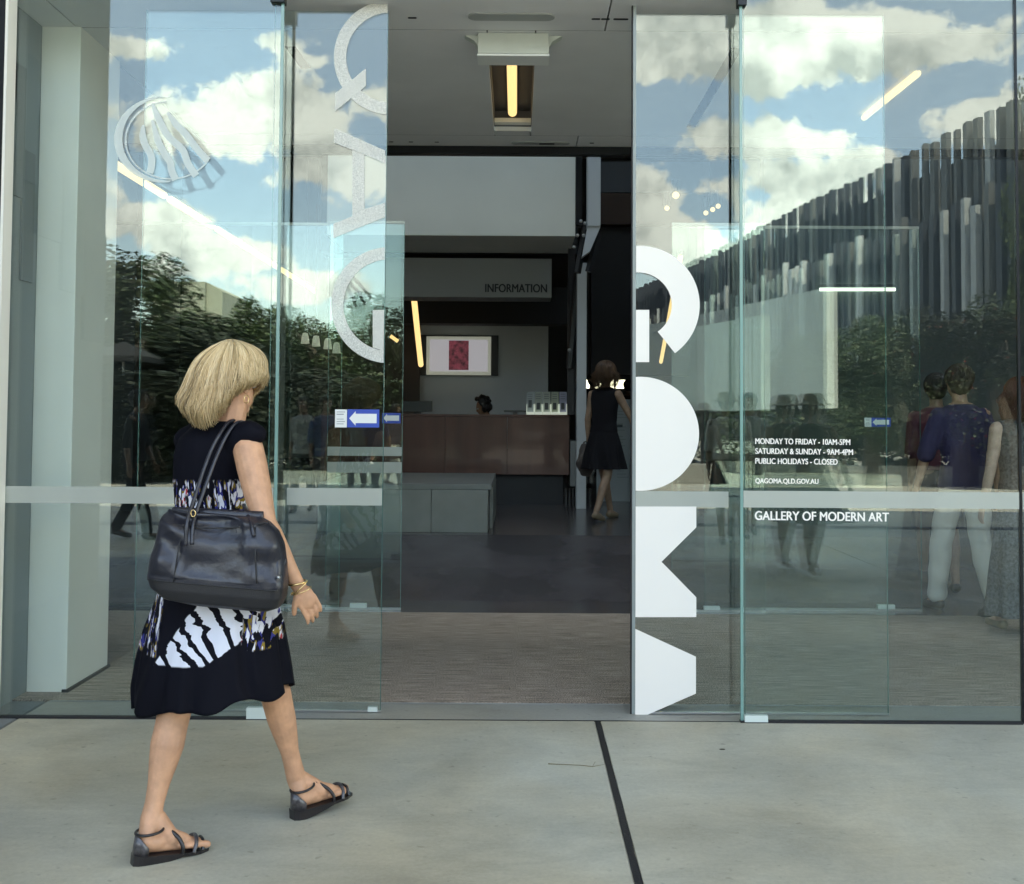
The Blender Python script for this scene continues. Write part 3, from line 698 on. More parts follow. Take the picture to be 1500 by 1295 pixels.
# desk
t_ = thing('reception_desk', 'long brown timber reception desk with dark recessed base', 'desk')
wood = mat('desk_wood', (.095,.038,.026), .5, noise_amt=.22, scale=6, stretch=(1, 1, .12), coat=.2)
x0, x1 = Q(470, 650, 13.5).x, Q(834, 650, 13.5).x
zt, zbt = Q(712, 607, 13.5).z, Q(712, 695, 13.5).z
nP = 4
for i in range(nP):
    a_ = x0+(x1-x0)*i/nP; c_ = x0+(x1-x0)*(i+1)/nP
    obj('front_panel', B(a_+.0015, c_-.0015, YD(13.5), YD(13.54), zbt, zt-.03, .002), wood, t_)
obj('desk_top', B(x0, x1+.01, YD(13.49), YD(14.3), zt-.028, zt, .003), wood, t_)
obj('base', B(x0+.1, Q(825, 700, 13.7).x, YD(13.7), YD(14.25), ZF, zbt+.3), mat('base_dark', (.03,.034,.045), .6), t_)
obj('end_panel', B(x1+.012, x1+.09, YD(13.46), YD(14.3), Q(830, 712, 13.46).z, Q(830, 646, 13.46).z, .003), mat('end_grey', (.20,.22,.22), .6), t_)
# stone plinth bench
t_ = thing('stone_bench', 'low pale L-shaped stone bench in front of the reception desk', 'bench')
stone = mat('bench_stone', (.21,.225,.205), .5, noise_amt=.08, scale=5, bump=.05)
a_, c_ = Q(465, 745, 10.2), Q(715, 745, 10.2); zt2 = Q(650, 709, 10.2).z
for i in range(3):
    u0, u1 = a_.x+(c_.x-a_.x)*i/3, a_.x+(c_.x-a_.x)*(i+1)/3
    obj('front_block', B(u0+.002, u1-.002, YD(10.2), YD(10.6), ZF, zt2-.055, .004), stone, t_)
obj('seat_top', B(a_.x, Q(720, 700, 10.2).x, YD(10.22), YD(12.3), zt2-.052, zt2, .004), mat('bench_top', (.17,.185,.175), .45, noise_amt=.06, scale=4), t_)
obj('shadow_gap', B(a_.x, c_.x+.0, YD(10.24), YD(10.6), zt2-.0545, zt2-.0525), dark_seal, t_)
obj('end_block', B(c_.x+.004, c_.x+.035, YD(10.62), YD(12.25), ZF, zt2-.055, .004), stone, t_)
# monitors, leaflet holders
def monitor(px0, px1, py0, label):
    t = thing('monitor', label, 'monitor')
    xx0, xx1 = Q(px0, 600, 13.8).x, Q(px1, 600, 13.8).x
    zz = Q(px0, py0, 13.8).z
    obj('screen', B(xx0, xx1, YD(13.8), YD(13.83), zt+.03, zz, .004), mat('black_plastic', (.01,.011,.013), .35), t)
    obj('foot', B(xx0+(xx1-xx0)*.4, xx0+(xx1-xx0)*.6, YD(13.82), YD(13.95), zt+.0005, zt+.05), MAT['black_plastic'], t)
monitor(588, 633, 587, 'black computer monitor at the left end of the reception desk')
monitor(738, 771, 601, 'low black monitor beside the leaflet holders on the desk')
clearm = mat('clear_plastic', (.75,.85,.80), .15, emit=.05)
for i in range(5):
    t = thing('leaflet_holder', ['clear leaflet holder with dark figure leaflet at the left end of the row', 'second clear leaflet holder from the left on the desk',
        'middle leaflet holder of the five, dark leaflet inside', 'fourth leaflet holder from the left with greenish leaflets', 'leaflet holder at the right end of the row, bluish leaflets'][i], 'leaflet holder', 'clear leaflet holders on the reception desk')
    u = 771+i*12.0
    lc = [(.36,.40,.42), (.38,.42,.38), (.40,.44,.41), (.38,.42,.34), (.32,.33,.46)][i]
    pbox('leaflets', mat('leaflet_%s' % 'abcde'[i], lc, .6), t, u+.5, u+11.3, 574, 606, 13.62, .03, z0=zt+.012)
    pbox('print_block', mat('leaflet_print', (.05,.06,.07), .6), t, u+3, u+8, 590 if i else 586, 600 if i else 597, 13.61, .002, bev=0)
    for l in range(3): pbox('print_line', MAT['print_grey'], t, u+2, u+9, 577+l*3.2, 578+l*3.2, 13.612, .002, bev=0)
    pbox('pocket', clearm, t, u, u+11.6, 603.5, 607, 13.58, .07, z0=zt+.0005)
    pbox('pocket_side', clearm, t, u, u+1.0, 592, 603.4, 13.58, .07); pbox('pocket_side', clearm, t, u+10.6, u+11.6, 592, 603.4, 13.58, .07)
# steel and white columns at the right of the desk
t_ = thing('hanging_column', 'white painted column stub ending above head height beside the bulkhead', 'column')
pbox('shaft', mat('column_paint', (.50,.54,.57), .6), t_, 861, 880, 150, 331, 12.3, .25)
bm = bmesh.new(); z_ = Q(870, 331, 12.3).z; xx0, xx1 = Q(861, 331, 12.3).x, Q(880, 331, 12.3).x
prism(bm, [(xx0, z_-.002), (xx1, z_-.002), (xx0+.03, z_-.28), (xx0-.06, z_-.35)], YD(12.32), YD(12.5)); obj('haunch', bm, MAT['hall_wall'], t_)
t_ = thing('steel_frame', 'dark bolted steel frame rising beside the reception desk', 'steel frame')
steel = mat('dark_steel', (.022,.024,.028), .45, metal=.3)
pbox('post', steel, t_, 844, 853, 150, 330, 12.7, .12); pbox('post', steel, t_, 832, 842, 346, 600, 13.4, .12, z0=zt)
for (a1, a2, b1, b2, d) in ((858, 332, 846, 400, 12.6), (876, 345, 862, 398, 12.55), (846, 400, 834, 540, 13.2)):
    bm = bmesh.new(); tube(bm, [Q(a1, a2, d), Q(b1, b2, d)], .045, 6); obj('brace', bm, steel, t_)
for px, py in ((851, 324), (857, 327), (846, 345), (855, 345), (841, 362), (834, 513)):
    bm = bmesh.new(); ball(bm, Q(px, py, 12.4), .022, sub=2); obj('bolt', bm, alu, t_)
tag(pbox('column', MAT['column_paint'], None, 845, 859, 385, 720, 13.0, .2, z0=ZF), 'slim grey column standing at the right end of the desk', 'column')
tag(pbox('wall_dark', mat('wall_near_black', (.022,.022,.026), .7), None, 866, 1010, 330, 550, 17.5, .3), kind='structure')
tag(pbox('wall_band', mat('brown_band', (.055,.028,.02), .6), None, 868, 1040, 283, 329, 17.3, .3), kind='structure')
tag(pbox('wall_upper', mat('upper_grey', (.10,.115,.14), .7), None, 868, 1040, 237, 282, 17.4, .3), kind='structure')
# back wall with a slot of daylight
yb = 24.0; d_ = yb-CAM.y
zs0, zs1 = Q(890, 569, d_).z, Q(890, 556, d_).z
xs0, xs1 = Q(560, 560, d_).x, Q(945, 560, d_).x
bw = mat('back_wall', (.08,.085,.09), .8)
for nme, (a, c, e, f) in {'wall_back': (-9, 11, -.3, ZF+.001)}.items(): pass
tag(obj('wall_back', B(-9, 11, yb, yb+.25, zs1, 8.4), bw), kind='structure')
tag(obj('wall_back_low', B(-9, 11, yb, yb+.25, -.3, zs0), bw), kind='structure')
for i, (a, c) in enumerate(((-9, Q(566, 560, d_).x), (Q(596, 560, d_).x, Q(856, 560, d_).x), (Q(946, 560, d_).x, 11))):
    tag(obj('wall_back_pier', B(a, c, yb+.01, yb+.24, zs0, zs1), bw), kind='structure')
for (a, c, lab) in ((Q(566, 560, d_).x, Q(596, 560, d_).x, 'small bright slot window far behind the inner glass door'), (Q(856, 560, d_).x, Q(946, 560, d_).x, 'long bright slot window beyond the walking visitor')):
    t_ = thing('slot_window', lab, 'window'); obj('pane', B(a, c, yb+.1, yb+.11, zs0, zs1), glass, t_)
    obj('mullion', B((a+c)/2-.02, (a+c)/2+.02, yb+.06, yb+.15, zs0, zs1), metal_dark, t_)
# information panel stand
t_ = thing('text_panel', 'tall pale standing text panel behind the walking visitor', 'panel')
pbox('board', mat('panel_board', (.25,.285,.32), .5), t_, 874, 925, 585, 732, 14.2, .06, z0=ZF+.002)
for k in range(22):
    if k in (3, 7, 13, 14): continue
    y = 602+k*4.6; wd = 8+9*random.random(); pbox('print_line', MAT['print_grey'], t_, 904, 904+wd, y, y+1.0, 14.19, .004, bev=0)
for yy in (622, 681): pbox('print_heading', mat('print_dark', (.06,.07,.08), .7), t_, 904, 912, yy, yy+4, 14.188, .004, bev=0)
tag(pbox('door_jamb', mat('jamb_brown', (.05,.03,.027), .6), None, 926, 934, 400, 735, 14.0, .2, z0=ZF), 'dark brown jamb at the right of the standing text panel', 'door jamb')
t_ = thing('floor_grille', 'low metal grille on the floor right of the desk', 'grille')
for k in range(8): pbox('bar', steel, t_, 828+k*5, 830.5+k*5, 716, 724, 13.2, .05, z0=ZF+.002)
# hall partition and white display wall seen through the right panels
tag(obj('wall_right_partition', B(3.2, 11, 9.0, 9.25, ZF, 5.2), mat('partition', (.10,.115,.12), .7)), kind='structure')
tag(obj('wall_left_partition', B(-9, -4.3, 7.2, 7.4, ZF, 5.2), mat('partition2', (.035,.04,.042), .6)), kind='structure')
# linear luminaires
def lum(label, a, c, r=.022, m=None, nseg=3):
    t = thing('linear_lamp', label, 'lamp'); a, c = Vector(a), Vector(c)
    for k in range(nseg):
        u0, u1 = k/nseg+.006, (k+1)/nseg-.006
        bm = bmesh.new(); tube(bm, [a.lerp(c, u0), a.lerp(c, u1)], r, 8); obj('tube', bm, m or lamp_m, t, True)
    bm = bmesh.new(); v = Vector((0, 0, .045)); tube(bm, [a+v, c+v], .02, 4); obj('housing', bm, metal_dark, t)
lum('long lit line lamp running into the hall behind the emblem glass', Q(150, 229, 8.4), Q(532, 471, 22.3), .035, nseg=9)
lum('slanting lit lamp tube on the brown wall left of the screen', Q(606, 433, 14.6), Q(616.5, 535, 16.7), .040, nseg=1)
lum('lit lamp tube beyond the large white letter G', Q(997, 375, 9.5), Q(968, 531, 13.2), .022, nseg=1)
lum('short lit lamp tube under the ceiling behind the opening hours glass', Q(1345, 107, 6.14), Q(1265, 173, 7.04), .020, nseg=1)
lum('level pale lamp high on the partition behind the right panels', Q(1200, 424, 14.0), Q(1312, 424, 14.0), .022, mat('pale_lamp', (.75,.9,.85), emit=.45), nseg=1)
lum('small lamp tube low beyond the inner door at the left', Q(572, 492, 16.0), Q(583, 500, 16.0), .028, nseg=1)
for px, py in ((990, 286), (1034, 312), (1044, 307), (1052, 302), (977, 305)):
    t_ = thing('downlight', {990: 'small lit spotlight high in the hall above the letter G', 1034: 'lowest of three lit spotlights in the hall behind glass', 1044: 'middle of three lit spotlights in the hall behind glass', 1052: 'uppermost of three lit spotlights in the hall behind glass', 977: 'faint lit spotlight beside the inner door frame'}[px], 'spotlight')
    bm = bmesh.new(); ball(bm, Q(px, py, 15), .035 if px != 990 else .05, sub=2); obj('lens', bm, lamp_m, t_, True)
    bm = bmesh.new(); p = Q(px, py, 15); tube(bm, [p+Vector((0, .03, .04)), p+Vector((0, .05, .22))], .05, 8); obj('can', bm, metal_dark, t_)

for i, (px, py) in enumerate(((447, 498), (463, 502), (480, 506), (493, 512))):
    t_ = thing('pendant_lamp', ['leftmost of four small pale bell pendants in the hall behind the Q A G door', 'second from the left of four small bell pendants in the hall', 'third from the left of four small bell pendants in the hall', 'rightmost of four small pale bell pendants in the hall'][i], 'lamp')
    p = Q(px, py, 15); bm = bmesh.new()
    pr = [(.012, .10), (.035, .09), (.048, .05), (.052, .0), (.060, -.05), (.056, -.05), (.045, .0)]; rows_ = []
    for rr_, zz_ in pr: rows_.append([bm.verts.new((p.x+rr_*math.cos(k*math.pi/8), p.y+rr_*math.sin(k*math.pi/8), p.z+zz_)) for k in range(16)])
    for A_, B_ in zip(rows_[:-1], rows_[1:]):
        for k in range(16): bm.faces.new((A_[k], A_[(k+1) % 16], B_[(k+1) % 16], B_[k]))
    obj('shade', bm, mat('pendant_white', (.75,.77,.72), .5, emit=.05), t_, True)
    bm = bmesh.new(); tube(bm, [(p.x, p.y, p.z+.09), (p.x, p.y, 5.0)], .006, 6); obj('cord', bm, dark_seal, t_)

# ================================================================== THE SQUARE (mirrored in the glass)
t_ = thing('louvred_building', 'long building clad in staggered vertical grey fins across the square', 'building')
fa = [mat('fin_light', (.42,.45,.46), .6, noise_amt=.1, scale=.8), mat('fin_mid', (.12,.13,.135), .6, noise_amt=.1, scale=.8), mat('fin_dark', (.030,.040,.058), .6)]
def on_line(dep):    # facade line of the building in mirrored depth
    v = 1500+(dep-41.6)*0; x = 19.4-(dep-41.6)*.129; return x
d = 30.0; k = 0; protos = {}
rnd = random.Random(3)
while d < 104:
    x = on_line(d); wv = .72+rnd.random()*.22
    for tier, (zl, zh, off) in enumerate(((9.7, 13.9, -.0), (4.2, 10.6, -.55))):
        mi = rnd.choice((1, 2, 2, 2, 2, 2) if tier == 0 else (0, 2, 2, 1, 0, 2, 2))
        if d < 52 and tier == 0: mi = rnd.choice((1, 2, 0, 1, 2))
        zh2 = zh+rnd.uniform(-.08, .16) + (rnd.uniform(-.5, .3) if tier else 0); zl2 = zl+rnd.uniform(-.5, .8)
        th = rnd.uniform(.20, .36)
        x_ = x+off; y_ = -(d+CAM.y)
        bm = B(-th/2, th/2, -wv*.27, wv*.27, zl2, zh2); o = obj('fin', bm, fa[mi], t_); o.location = (x_, y_-rnd.random()*.2, 0); o.rotation_euler.z = rnd.uniform(-.10, .16)
    d += wv*(.95 + (d-30)*.004); k += 1
bm = bmesh.new(); prof = [(on_line(28)+1.0, -(28+CAM.y)), (on_line(106)+1.0, -(106+CAM.y)), (on_line(106)+16, -(106+CAM.y)), (on_line(28)+16, -(28+CAM.y))]
a = [bm.verts.new((x, y, 0)) for x, y in prof]; c = [bm.verts.new((x, y, 13.0)) for x, y in prof]
bm.faces.new(a); bm.faces.new(c[::-1])
for i in range(4): bm.faces.new((a[i], c[i], c[(i+1) % 4], a[(i+1) % 4]))
obj('body', bm, mat('dark_glazing', (.012,.020,.034), .6), t_)
# raised pale pavilion
t_ = thing('concrete_pavilion', 'raised pale concrete box on posts in the square', 'pavilion')
pvm = mat('pavilion_concrete', (.44,.48,.46), .6, noise_amt=.1, scale=1.2, stretch=(1, 1, .3)); 
A0, A1 = M_(1212, 598, 22), M_(905, 598, 33); ztp = Q(1212, 421, 22).z; zbp = Q(1212, 598, 22).z
dr = (A1-A0); dr.z = 0; L0 = dr.length; dr.normalize(); nr = Vector((dr.y, -dr.x, 0)); nr = nr if nr.y < 0 else -nr
def obox(bm, o, ux, uy, l, wd, z0, z1):
    pts = [o, o+ux*l, o+ux*l+uy*wd, o+uy*wd]; a = [bm.verts.new((p.x, p.y, z0)) for p in pts]; c = [bm.verts.new((p.x, p.y, z1)) for p in pts]
    bm.faces.new(a); bm.faces.new(c[::-1])
    for i in range(4): bm.faces.new((a[i], c[i], c[(i+1) % 4], a[(i+1) % 4]))
npan = 6
for i in range(npan):
    bm = bmesh.new(); obox(bm, A0+dr*(L0*i/npan+.01), dr, nr, L0/npan-.012, .25, zbp, ztp); obj('wall_panel', bm, pvm, t_)
for i in range(5):
    bm = bmesh.new(); obox(bm, A0+nr*.04+dr*(L0*(.03+i*.23)), dr, nr, .16, .16, 0, zbp-.005); obj('post', bm, mat('pavilion_base', (.05,.055,.055), .7), t_)
# planter wall and low hedge, steps
t_ = tag(obj('planter_wall', B(1.0, 17, -19.2, -18.8, 0, .42), mat('planter_concrete', (.30,.30,.28), .6, noise_amt=.1, scale=2)), 'long low concrete planter wall before the trees of the square', 'planter')
tag(obj('drain_strip', B(-20, 22, -9.4, -9.05, -.01, .006), mat('granite_strip', (.09,.09,.09), .7, noise_amt=.3, scale=30)), 'dark granite strip across the paving of the square', 'drain')

# trees
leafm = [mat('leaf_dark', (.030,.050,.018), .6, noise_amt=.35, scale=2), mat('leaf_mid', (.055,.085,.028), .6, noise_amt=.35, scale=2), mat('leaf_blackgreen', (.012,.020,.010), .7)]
bark = mat('bark', (.07,.058,.045), .9, noise_amt=.3, scale=8, bump=.3)
redfl = mat('red_blossom', (.30,.03,.02), .6)
def crown_mesh(seed, n, rx, rz, leaf, shape='round', blossom=False):
    r = random.Random(seed); bm = bmesh.new()
    cl_ = [(Vector((r.gauss(0, .45)*rx, r.gauss(0, .45)*rx, r.uniform(-.8, .9)*rz)), r.uniform(.22, .45)) for _ in range(26)]
    for i in range(n):
        c, s = r.choice(cl_)
        d = Vector((r.gauss(0, 1), r.gauss(0, 1), r.gauss(0, 1))).normalized()*s*(r.random()**.35)
        p = c+Vector((d.x*rx, d.y*rx, d.z*rz*.9))
        q = Matrix.Rotation(r.uniform(0, 6.28), 3, 'Z') @ Matrix.Rotation(r.uniform(-1.2, 1.2), 3, 'X')
        l = leaf*r.uniform(.6, 1.4)
        v = [bm.verts.new(p+q@Vector(t)) for t in ((-l*.5, 0, 0), (0, -l*.32, l*.1), (l*.6, 0, 0), (0, l*.32, l*.1))]
        f = bm.faces.new(v); f.material_index = 1 if (blossom and r.random() < .015) else 0
    lo_ = [min(v.co[k] for v in bm.verts) for k in range(3)]; hi_ = [max(v.co[k] for v in bm.verts) for k in range(3)]
    for v in bm.verts:
        for k in range(3): v.co[k] = (2*(v.co[k]-lo_[k])/(hi_[k]-lo_[k])-1)
    me = bpy.data.meshes.new('crown'); bm.to_mesh(me); bm.free(); return me
def trunk_mesh(seed, h, spread):
    r = random.Random(seed); bm = bmesh.new()
    tube(bm, [(0, 0, -.1), (.05, .02, h*.3), (r.uniform(-.2, .2), .1, h*.6), (r.uniform(-.3, .3), 0, h*.9)], [.17, .13, .09, .03], 8)
    for k in range(7):
        a = r.uniform(0, 6.28); z = h*r.uniform(.3, .7); l = spread*r.uniform(.5, .9)
        tube(bm, [(0, 0, z), (math.cos(a)*l*.5, math.sin(a)*l*.5, z+h*.12), (math.cos(a)*l, math.sin(a)*l, z+h*.28)], [.06, .04, .012], 6)
    me = bpy.data.meshes.new('trunk'); bm.to_mesh(me); bm.free(); return me
CR = {}
def tree(label, px, py_top, dep, rx, hfrac=.62, mi=0, seed=0, blossom=False, group='trees of the square', leaf=.30, n=5200, wide=1.0):
    top = M_(px, py_top+14, dep); h = top.z
    key = (seed % 3, blossom, mi)
    if key not in CR: CR[key] = (crown_mesh(seed % 3+10, 14000, 1, 1, .06, blossom=blossom), trunk_mesh(seed % 3, 1.0, .3)); CR[key][0].materials.append(leafm[mi]); CR[key][0].materials.append(redfl); CR[key][1].materials.append(bark)
    cm, tm = CR[key]
    t = thing('tree', label, 'tree', group); t.location = (top.x, top.y, 0)
    o = bpy.data.objects.new('crown', cm); COL.objects.link(o); o.parent = t; rz = h*hfrac*.5
    o.location = (0, 0, h-rz); o.scale = (rx*1.25, rx*1.25, rz); o.rotation_euler.z = seed*1.3
    o = bpy.data.objects.new('trunk', tm); COL.objects.link(o); o.parent = t; o.scale = (min(h*.9, rx*1.6), min(h*.9, rx*1.6), h*.9); o.rotation_euler.z = seed
for i, a in enumerate([
    (112, 300, 33, 2.4, 0, 'tallest dark tree of the square, nearest the white column mirror'),
    (183, 345, 36, 2.3, 0, 'tall dark tree with loose top beside the tallest one'),
    (215, 425, 40, 2.6, 0, 'dark rounded tree before the pale far building'),
    (262, 440, 44, 2.8, 0, 'dark tree at the corner of the pale far building'),
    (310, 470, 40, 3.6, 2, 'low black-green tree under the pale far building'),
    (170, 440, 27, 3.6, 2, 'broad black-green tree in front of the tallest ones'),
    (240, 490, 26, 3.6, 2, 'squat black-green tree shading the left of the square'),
    (365, 418, 50, 2.6, 1, 'slender green tree rising alone above the hedge line'),
    (340, 468, 52, 4.0, 1, 'mid green tree left of the slender one'),
    (405, 458, 52, 4.0, 1, 'mid green tree right of the slender one'),
    (445, 452, 48, 3.2, 1, 'mid green tree with a pointed top near the door glass'),
    (480, 450, 46, 3.4, 0, 'dark tree behind the outlined letter G mirror'),
    (520, 470, 44, 3.6, 1, 'mid green spreading tree near the centre of the square'),
    (575, 405, 42, 2.0, 0, 'narrow dark tree seen in the inner door glass'),
    (600, 460, 44, 3.6, 0, 'dark tree right of the narrow one'),
    (660, 470, 46, 3.6, 1, 'mid green tree in the middle gap of the square'),
    (740, 475, 48, 3.8, 0, 'dark tree straight across from the open doorway'),
    (830, 480, 48, 3.8, 1, 'mid green tree just right of the doorway axis'),
    (1275, 440, 24, 1.0, 0, 'leafy green tree right of the concrete pavilion'),
    (1345, 428, 25, 1.3, 2, 'dark tree second from the concrete pavilion'),
    (1408, 415, 24, 1.3, 0, 'dark tree speckled with red blossom before the fins'),
    (1475, 440, 23, 1.3, 2, 'dark blossom tree at the outer end of the row'),
    (1565, 400, 24, 1.9, 0, 'dark tree beyond the end of the glass front'),
    (1503, 78, 36, 1.1, 1, 'tall thin tree poking above the finned building'),
    ]):
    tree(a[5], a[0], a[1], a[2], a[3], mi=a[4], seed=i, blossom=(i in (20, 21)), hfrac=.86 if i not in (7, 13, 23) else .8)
for i, (px0, px1, pyt, dep) in enumerate(((120, 470, 560, 24), (430, 700, 545, 30), (1225, 1560, 540, 26), (690, 1240, 545, 36))):
    a_, c_ = M_(px0, pyt, dep), M_(px1, pyt, dep)
    r = random.Random(i); bm = bmesh.new(); n = 16000
    for k in range(n):
        u = r.random(); x = a_.x+(c_.x-a_.x)*u; z = r.uniform(.0, 1)**.8*(a_.z*(1+.12*noise.noise(Vector((x*.5, i, 0))))); y = a_.y+r.uniform(-.8, .8)*(1.3-z/a_.z*.6)
        q = Matrix.Rotation(r.uniform(0, 6.28), 3, 'Z') @ Matrix.Rotation(r.uniform(-1.2, 1.2), 3, 'X'); l = .075*r.uniform(.6, 1.4)
        bm.faces.new([bm.verts.new(Vector((x, y, z))+q@Vector(t)) for t in ((-l, 0, 0), (0, -l*.6, 0), (l, 0, 0), (0, l*.6, 0))])
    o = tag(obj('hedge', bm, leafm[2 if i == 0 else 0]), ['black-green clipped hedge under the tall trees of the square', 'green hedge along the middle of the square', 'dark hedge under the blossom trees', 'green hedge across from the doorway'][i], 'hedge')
# far pale building with dark windows
t_ = thing('far_building', 'pale plain office block far beyond the trees', 'building')
A = M_(225, 412, 120); Bp = M_(300, 412, 120); pbm = mat('far_building_paint', (.30,.31,.24), .7)
obj('wall', B(A.x, Bp.x, A.y-10, A.y, 0, A.z), pbm, t_)
bm = bmesh.new(); prism(bm, [(Bp.x+.02, 0), (Bp.x+1.8, 0), (Bp.x+1.8, A.z-1.0), (Bp.x+.02, A.z)], A.y-14, A.y-.5); obj('side_wing', bm, pbm, t_)
for i in range(3):
    for j in range(2):
        x = A.x+.6+i*1.7; z = 6+j*3.6; obj('window', B(x, x+1.1, A.y+.005, A.y+.04, z, z+1.5), MAT['dark_glazing'], t_)
# flat parasols over the terrace at the left
for i, (px, py, dep) in enumerate(((182, 500, 24),)):
    c = M_(px, py, dep); t_ = thing('parasol', 'dark square parasol standing under the tall trees of the square', 'parasol')
    bm = bmesh.new(); h = c.z
    v = [bm.verts.new((c.x+sx*.62, c.y+sy*.62, h-.35)) for sx, sy in ((-1,-1),(1,-1),(1,1),(-1,1))]; tp = bm.verts.new((c.x, c.y, h))
    v2 = [bm.verts.new((q.co.x, q.co.y, h-.47)) for q in v]
    for k in range(4): bm.faces.new((v[k], v[(k+1) % 4], tp)); bm.faces.new((v[k], v2[k], v2[(k+1) % 4], v[(k+1) % 4]))
    obj('canopy_cloth', bm, mat('parasol_cloth', (.008,.009,.010), .8), t_)
    bm = bmesh.new(); tube(bm, [(c.x, c.y, 0), (c.x, c.y, h-.1)], .03, 8); obj('pole', bm, alu, t_)

# ================================================================== PEOPLE
def skinmat(name, c): return mat(name, c, .5, spec=.4, noise_amt=.16, scale=22, sss=.06, bump=.10, bscale=120)
skin_tan = skinmat('skin_tanned', (.58,.315,.19)); skin_mid = skinmat('skin_medium', (.36,.21,.14)); skin_dark = skinmat('skin_deep', (.20,.12,.085))

def hand(bm, wrist, d, pn, s=1.0, curl=.5, side=1):
    """palm and five fingers; d points down the hand, pn is the palm normal"""
    d = d.normalized(); pn = (pn-d*pn.dot(d)).normalized(); lat = d.cross(pn)*side
    rot = Matrix((lat, d, pn)).transposed()
    ball(bm, wrist+d*.045*s, (.036*s, .048*s, .015*s), rot, 2)
    ball(bm, wrist+d*.01*s, (.026*s, .03*s, .018*s), rot, 2)
    for i, (o, L) in enumerate(((-.030, .062), (-.0105, .070), (.0095, .066), (.029, .052))):
        p = wrist+d*.082*s+lat*o*s; pts = [(p-d*.02*s, .0084*s)]; dd = d.copy()
        for j, f in enumerate((.45, .32, .23)):
            dd = (dd+pn*curl*(.5+.5*j)).normalized(); p = p+dd*L*f*s; pts.append((p, (.0078-.0010*j)*s))
        chain(bm, pts, 8)
    p = wrist+d*.03*s-lat*.026*s; dd = (d*.75-lat*.6+pn*.35).normalized()
    chain(bm, [(p, .0125*s), (p+dd*.032*s, .0105*s), (p+dd*.032*s+(dd+d*.6+pn*.3).normalized()*.028*s, .0088*s)], 8)
def head(bm, c, yaw, s=1.0, tilt=0):
    """skull, jaw, nose, ears; yaw = facing direction in the ground plane"""
    f = Vector((math.cos(yaw), math.sin(yaw), -tilt)).normalized(); l = Vector((-math.sin(yaw), math.cos(yaw), 0)); u = f.cross(l)
    rot = Matrix((f, l, u)).transposed()
    ball(bm, c+u*.022*s-f*.008*s, (.098*s, .076*s, .090*s), rot, 3)
    ball(bm, c+f*.030*s-u*.040*s, (.062*s, .056*s, .070*s), rot, 3)
    ball(bm, c+f*.062*s-u*.088*s, (.026*s, .026*s, .020*s), rot, 2)
    chain(bm, [(c+f*.088*s+u*.008*s, .009*s), (c+f*.104*s-u*.026*s, .0115*s), (c+f*.094*s-u*.032*s, .014*s)], 8)
    chain(bm, [(c+f*.083*s+l*.03*s+u*.02*s, .012*s), (c+f*.087*s-l*.03*s+u*.02*s, .012*s)], 8)
    chain(bm, [(c+f*.088*s+l*.015*s-u*.060*s, .0085*s), (c+f*.088*s-l*.015*s-u*.060*s, .0085*s)], 8)
    for sg in (-1, 1): ball(bm, c+l*sg*.078*s-u*.012*s-f*.004*s, (.018*s, .009*s, .030*s), rot, 2)
    return f, l, u
def face_parts(t, c, f, l, u, s=1.0):
    for sg in (-1, 1):
        bm = bmesh.new(); ball(bm, c+f*.080*s+l*sg*.031*s+u*.0*s, .0125*s, sub=2); e = obj('eye', bm, mat('eye_white', (.7,.7,.68), .2), t, True)
        bm = bmesh.new(); ball(bm, c+f*.0885*s+l*sg*.031*s, .0058*s, sub=2); obj('iris', bm, mat('eye_iris', (.04,.03,.025), .15), e, True)
def hair_mesh(name, t, m, c, f, l, u, s, length, vol=1.0, seed=1, n=900, base=True, curl=0):
    """strands that leave the crown and follow the skull, then hang"""
    r = random.Random(seed); bm = bmesh.new()
    rot = Matrix((f, l, u)).transposed()
    ball(bm, c+u*.010*s-f*.022*s, (.101*s*vol, .085*s*vol, .112*s*vol), rot, 3)
    core = [v for v in bm.verts]
    # open the face: pull the front low part back
    for v in core:
        q = v.co-c; a = q.dot(f); z = q.dot(u)
        if a > -.01*s and z < .050*s: v.co -= f*(a+.01*s)
        v.co += Vector((noise.noise(v.co*40), noise.noise(v.co*40+Vector((5, 0, 0))), noise.noise(v.co*40+Vector((0, 5, 0)))))*.012
    for i in range(n):
        az = r.uniform(-math.pi, math.pi); back = abs(az)/math.pi
        pts, rs = [], []
        rr = Vector((math.cos(az), math.sin(az)))
        hang = length*(.75+.3*r.random()) if back > .30 and length >= .05 else .0
        top = r.uniform(.05, .6)
        for k in range(7):
            th = top+(math.pi*((.72 if length < .05 else .5) if back > .30 else .40)-top)*k/6
            p = c+u*.028*s-f*.016*s+(f*rr.x*.106+l*rr.y*.090)*math.sin(th)*s*vol*(1+.05*r.random())+u*math.cos(th)*.097*s*vol
            pts.append(p); rs.append(.0022*s)
        if hang > 0:
            e = pts[-1]
            for k in range(1, 5):
                p = e-u*hang*k/4+(f*rr.x+l*rr.y)*(.012*math.sin(k*1.1)*vol)+Vector((r.gauss(0, 1), r.gauss(0, 1), 0))*curl*.016
                pts.append(p); rs.append(.0022*s*(1-k*.18))
        tube(bm, pts, rs, 3)
    return obj(name, bm, m, t, True)

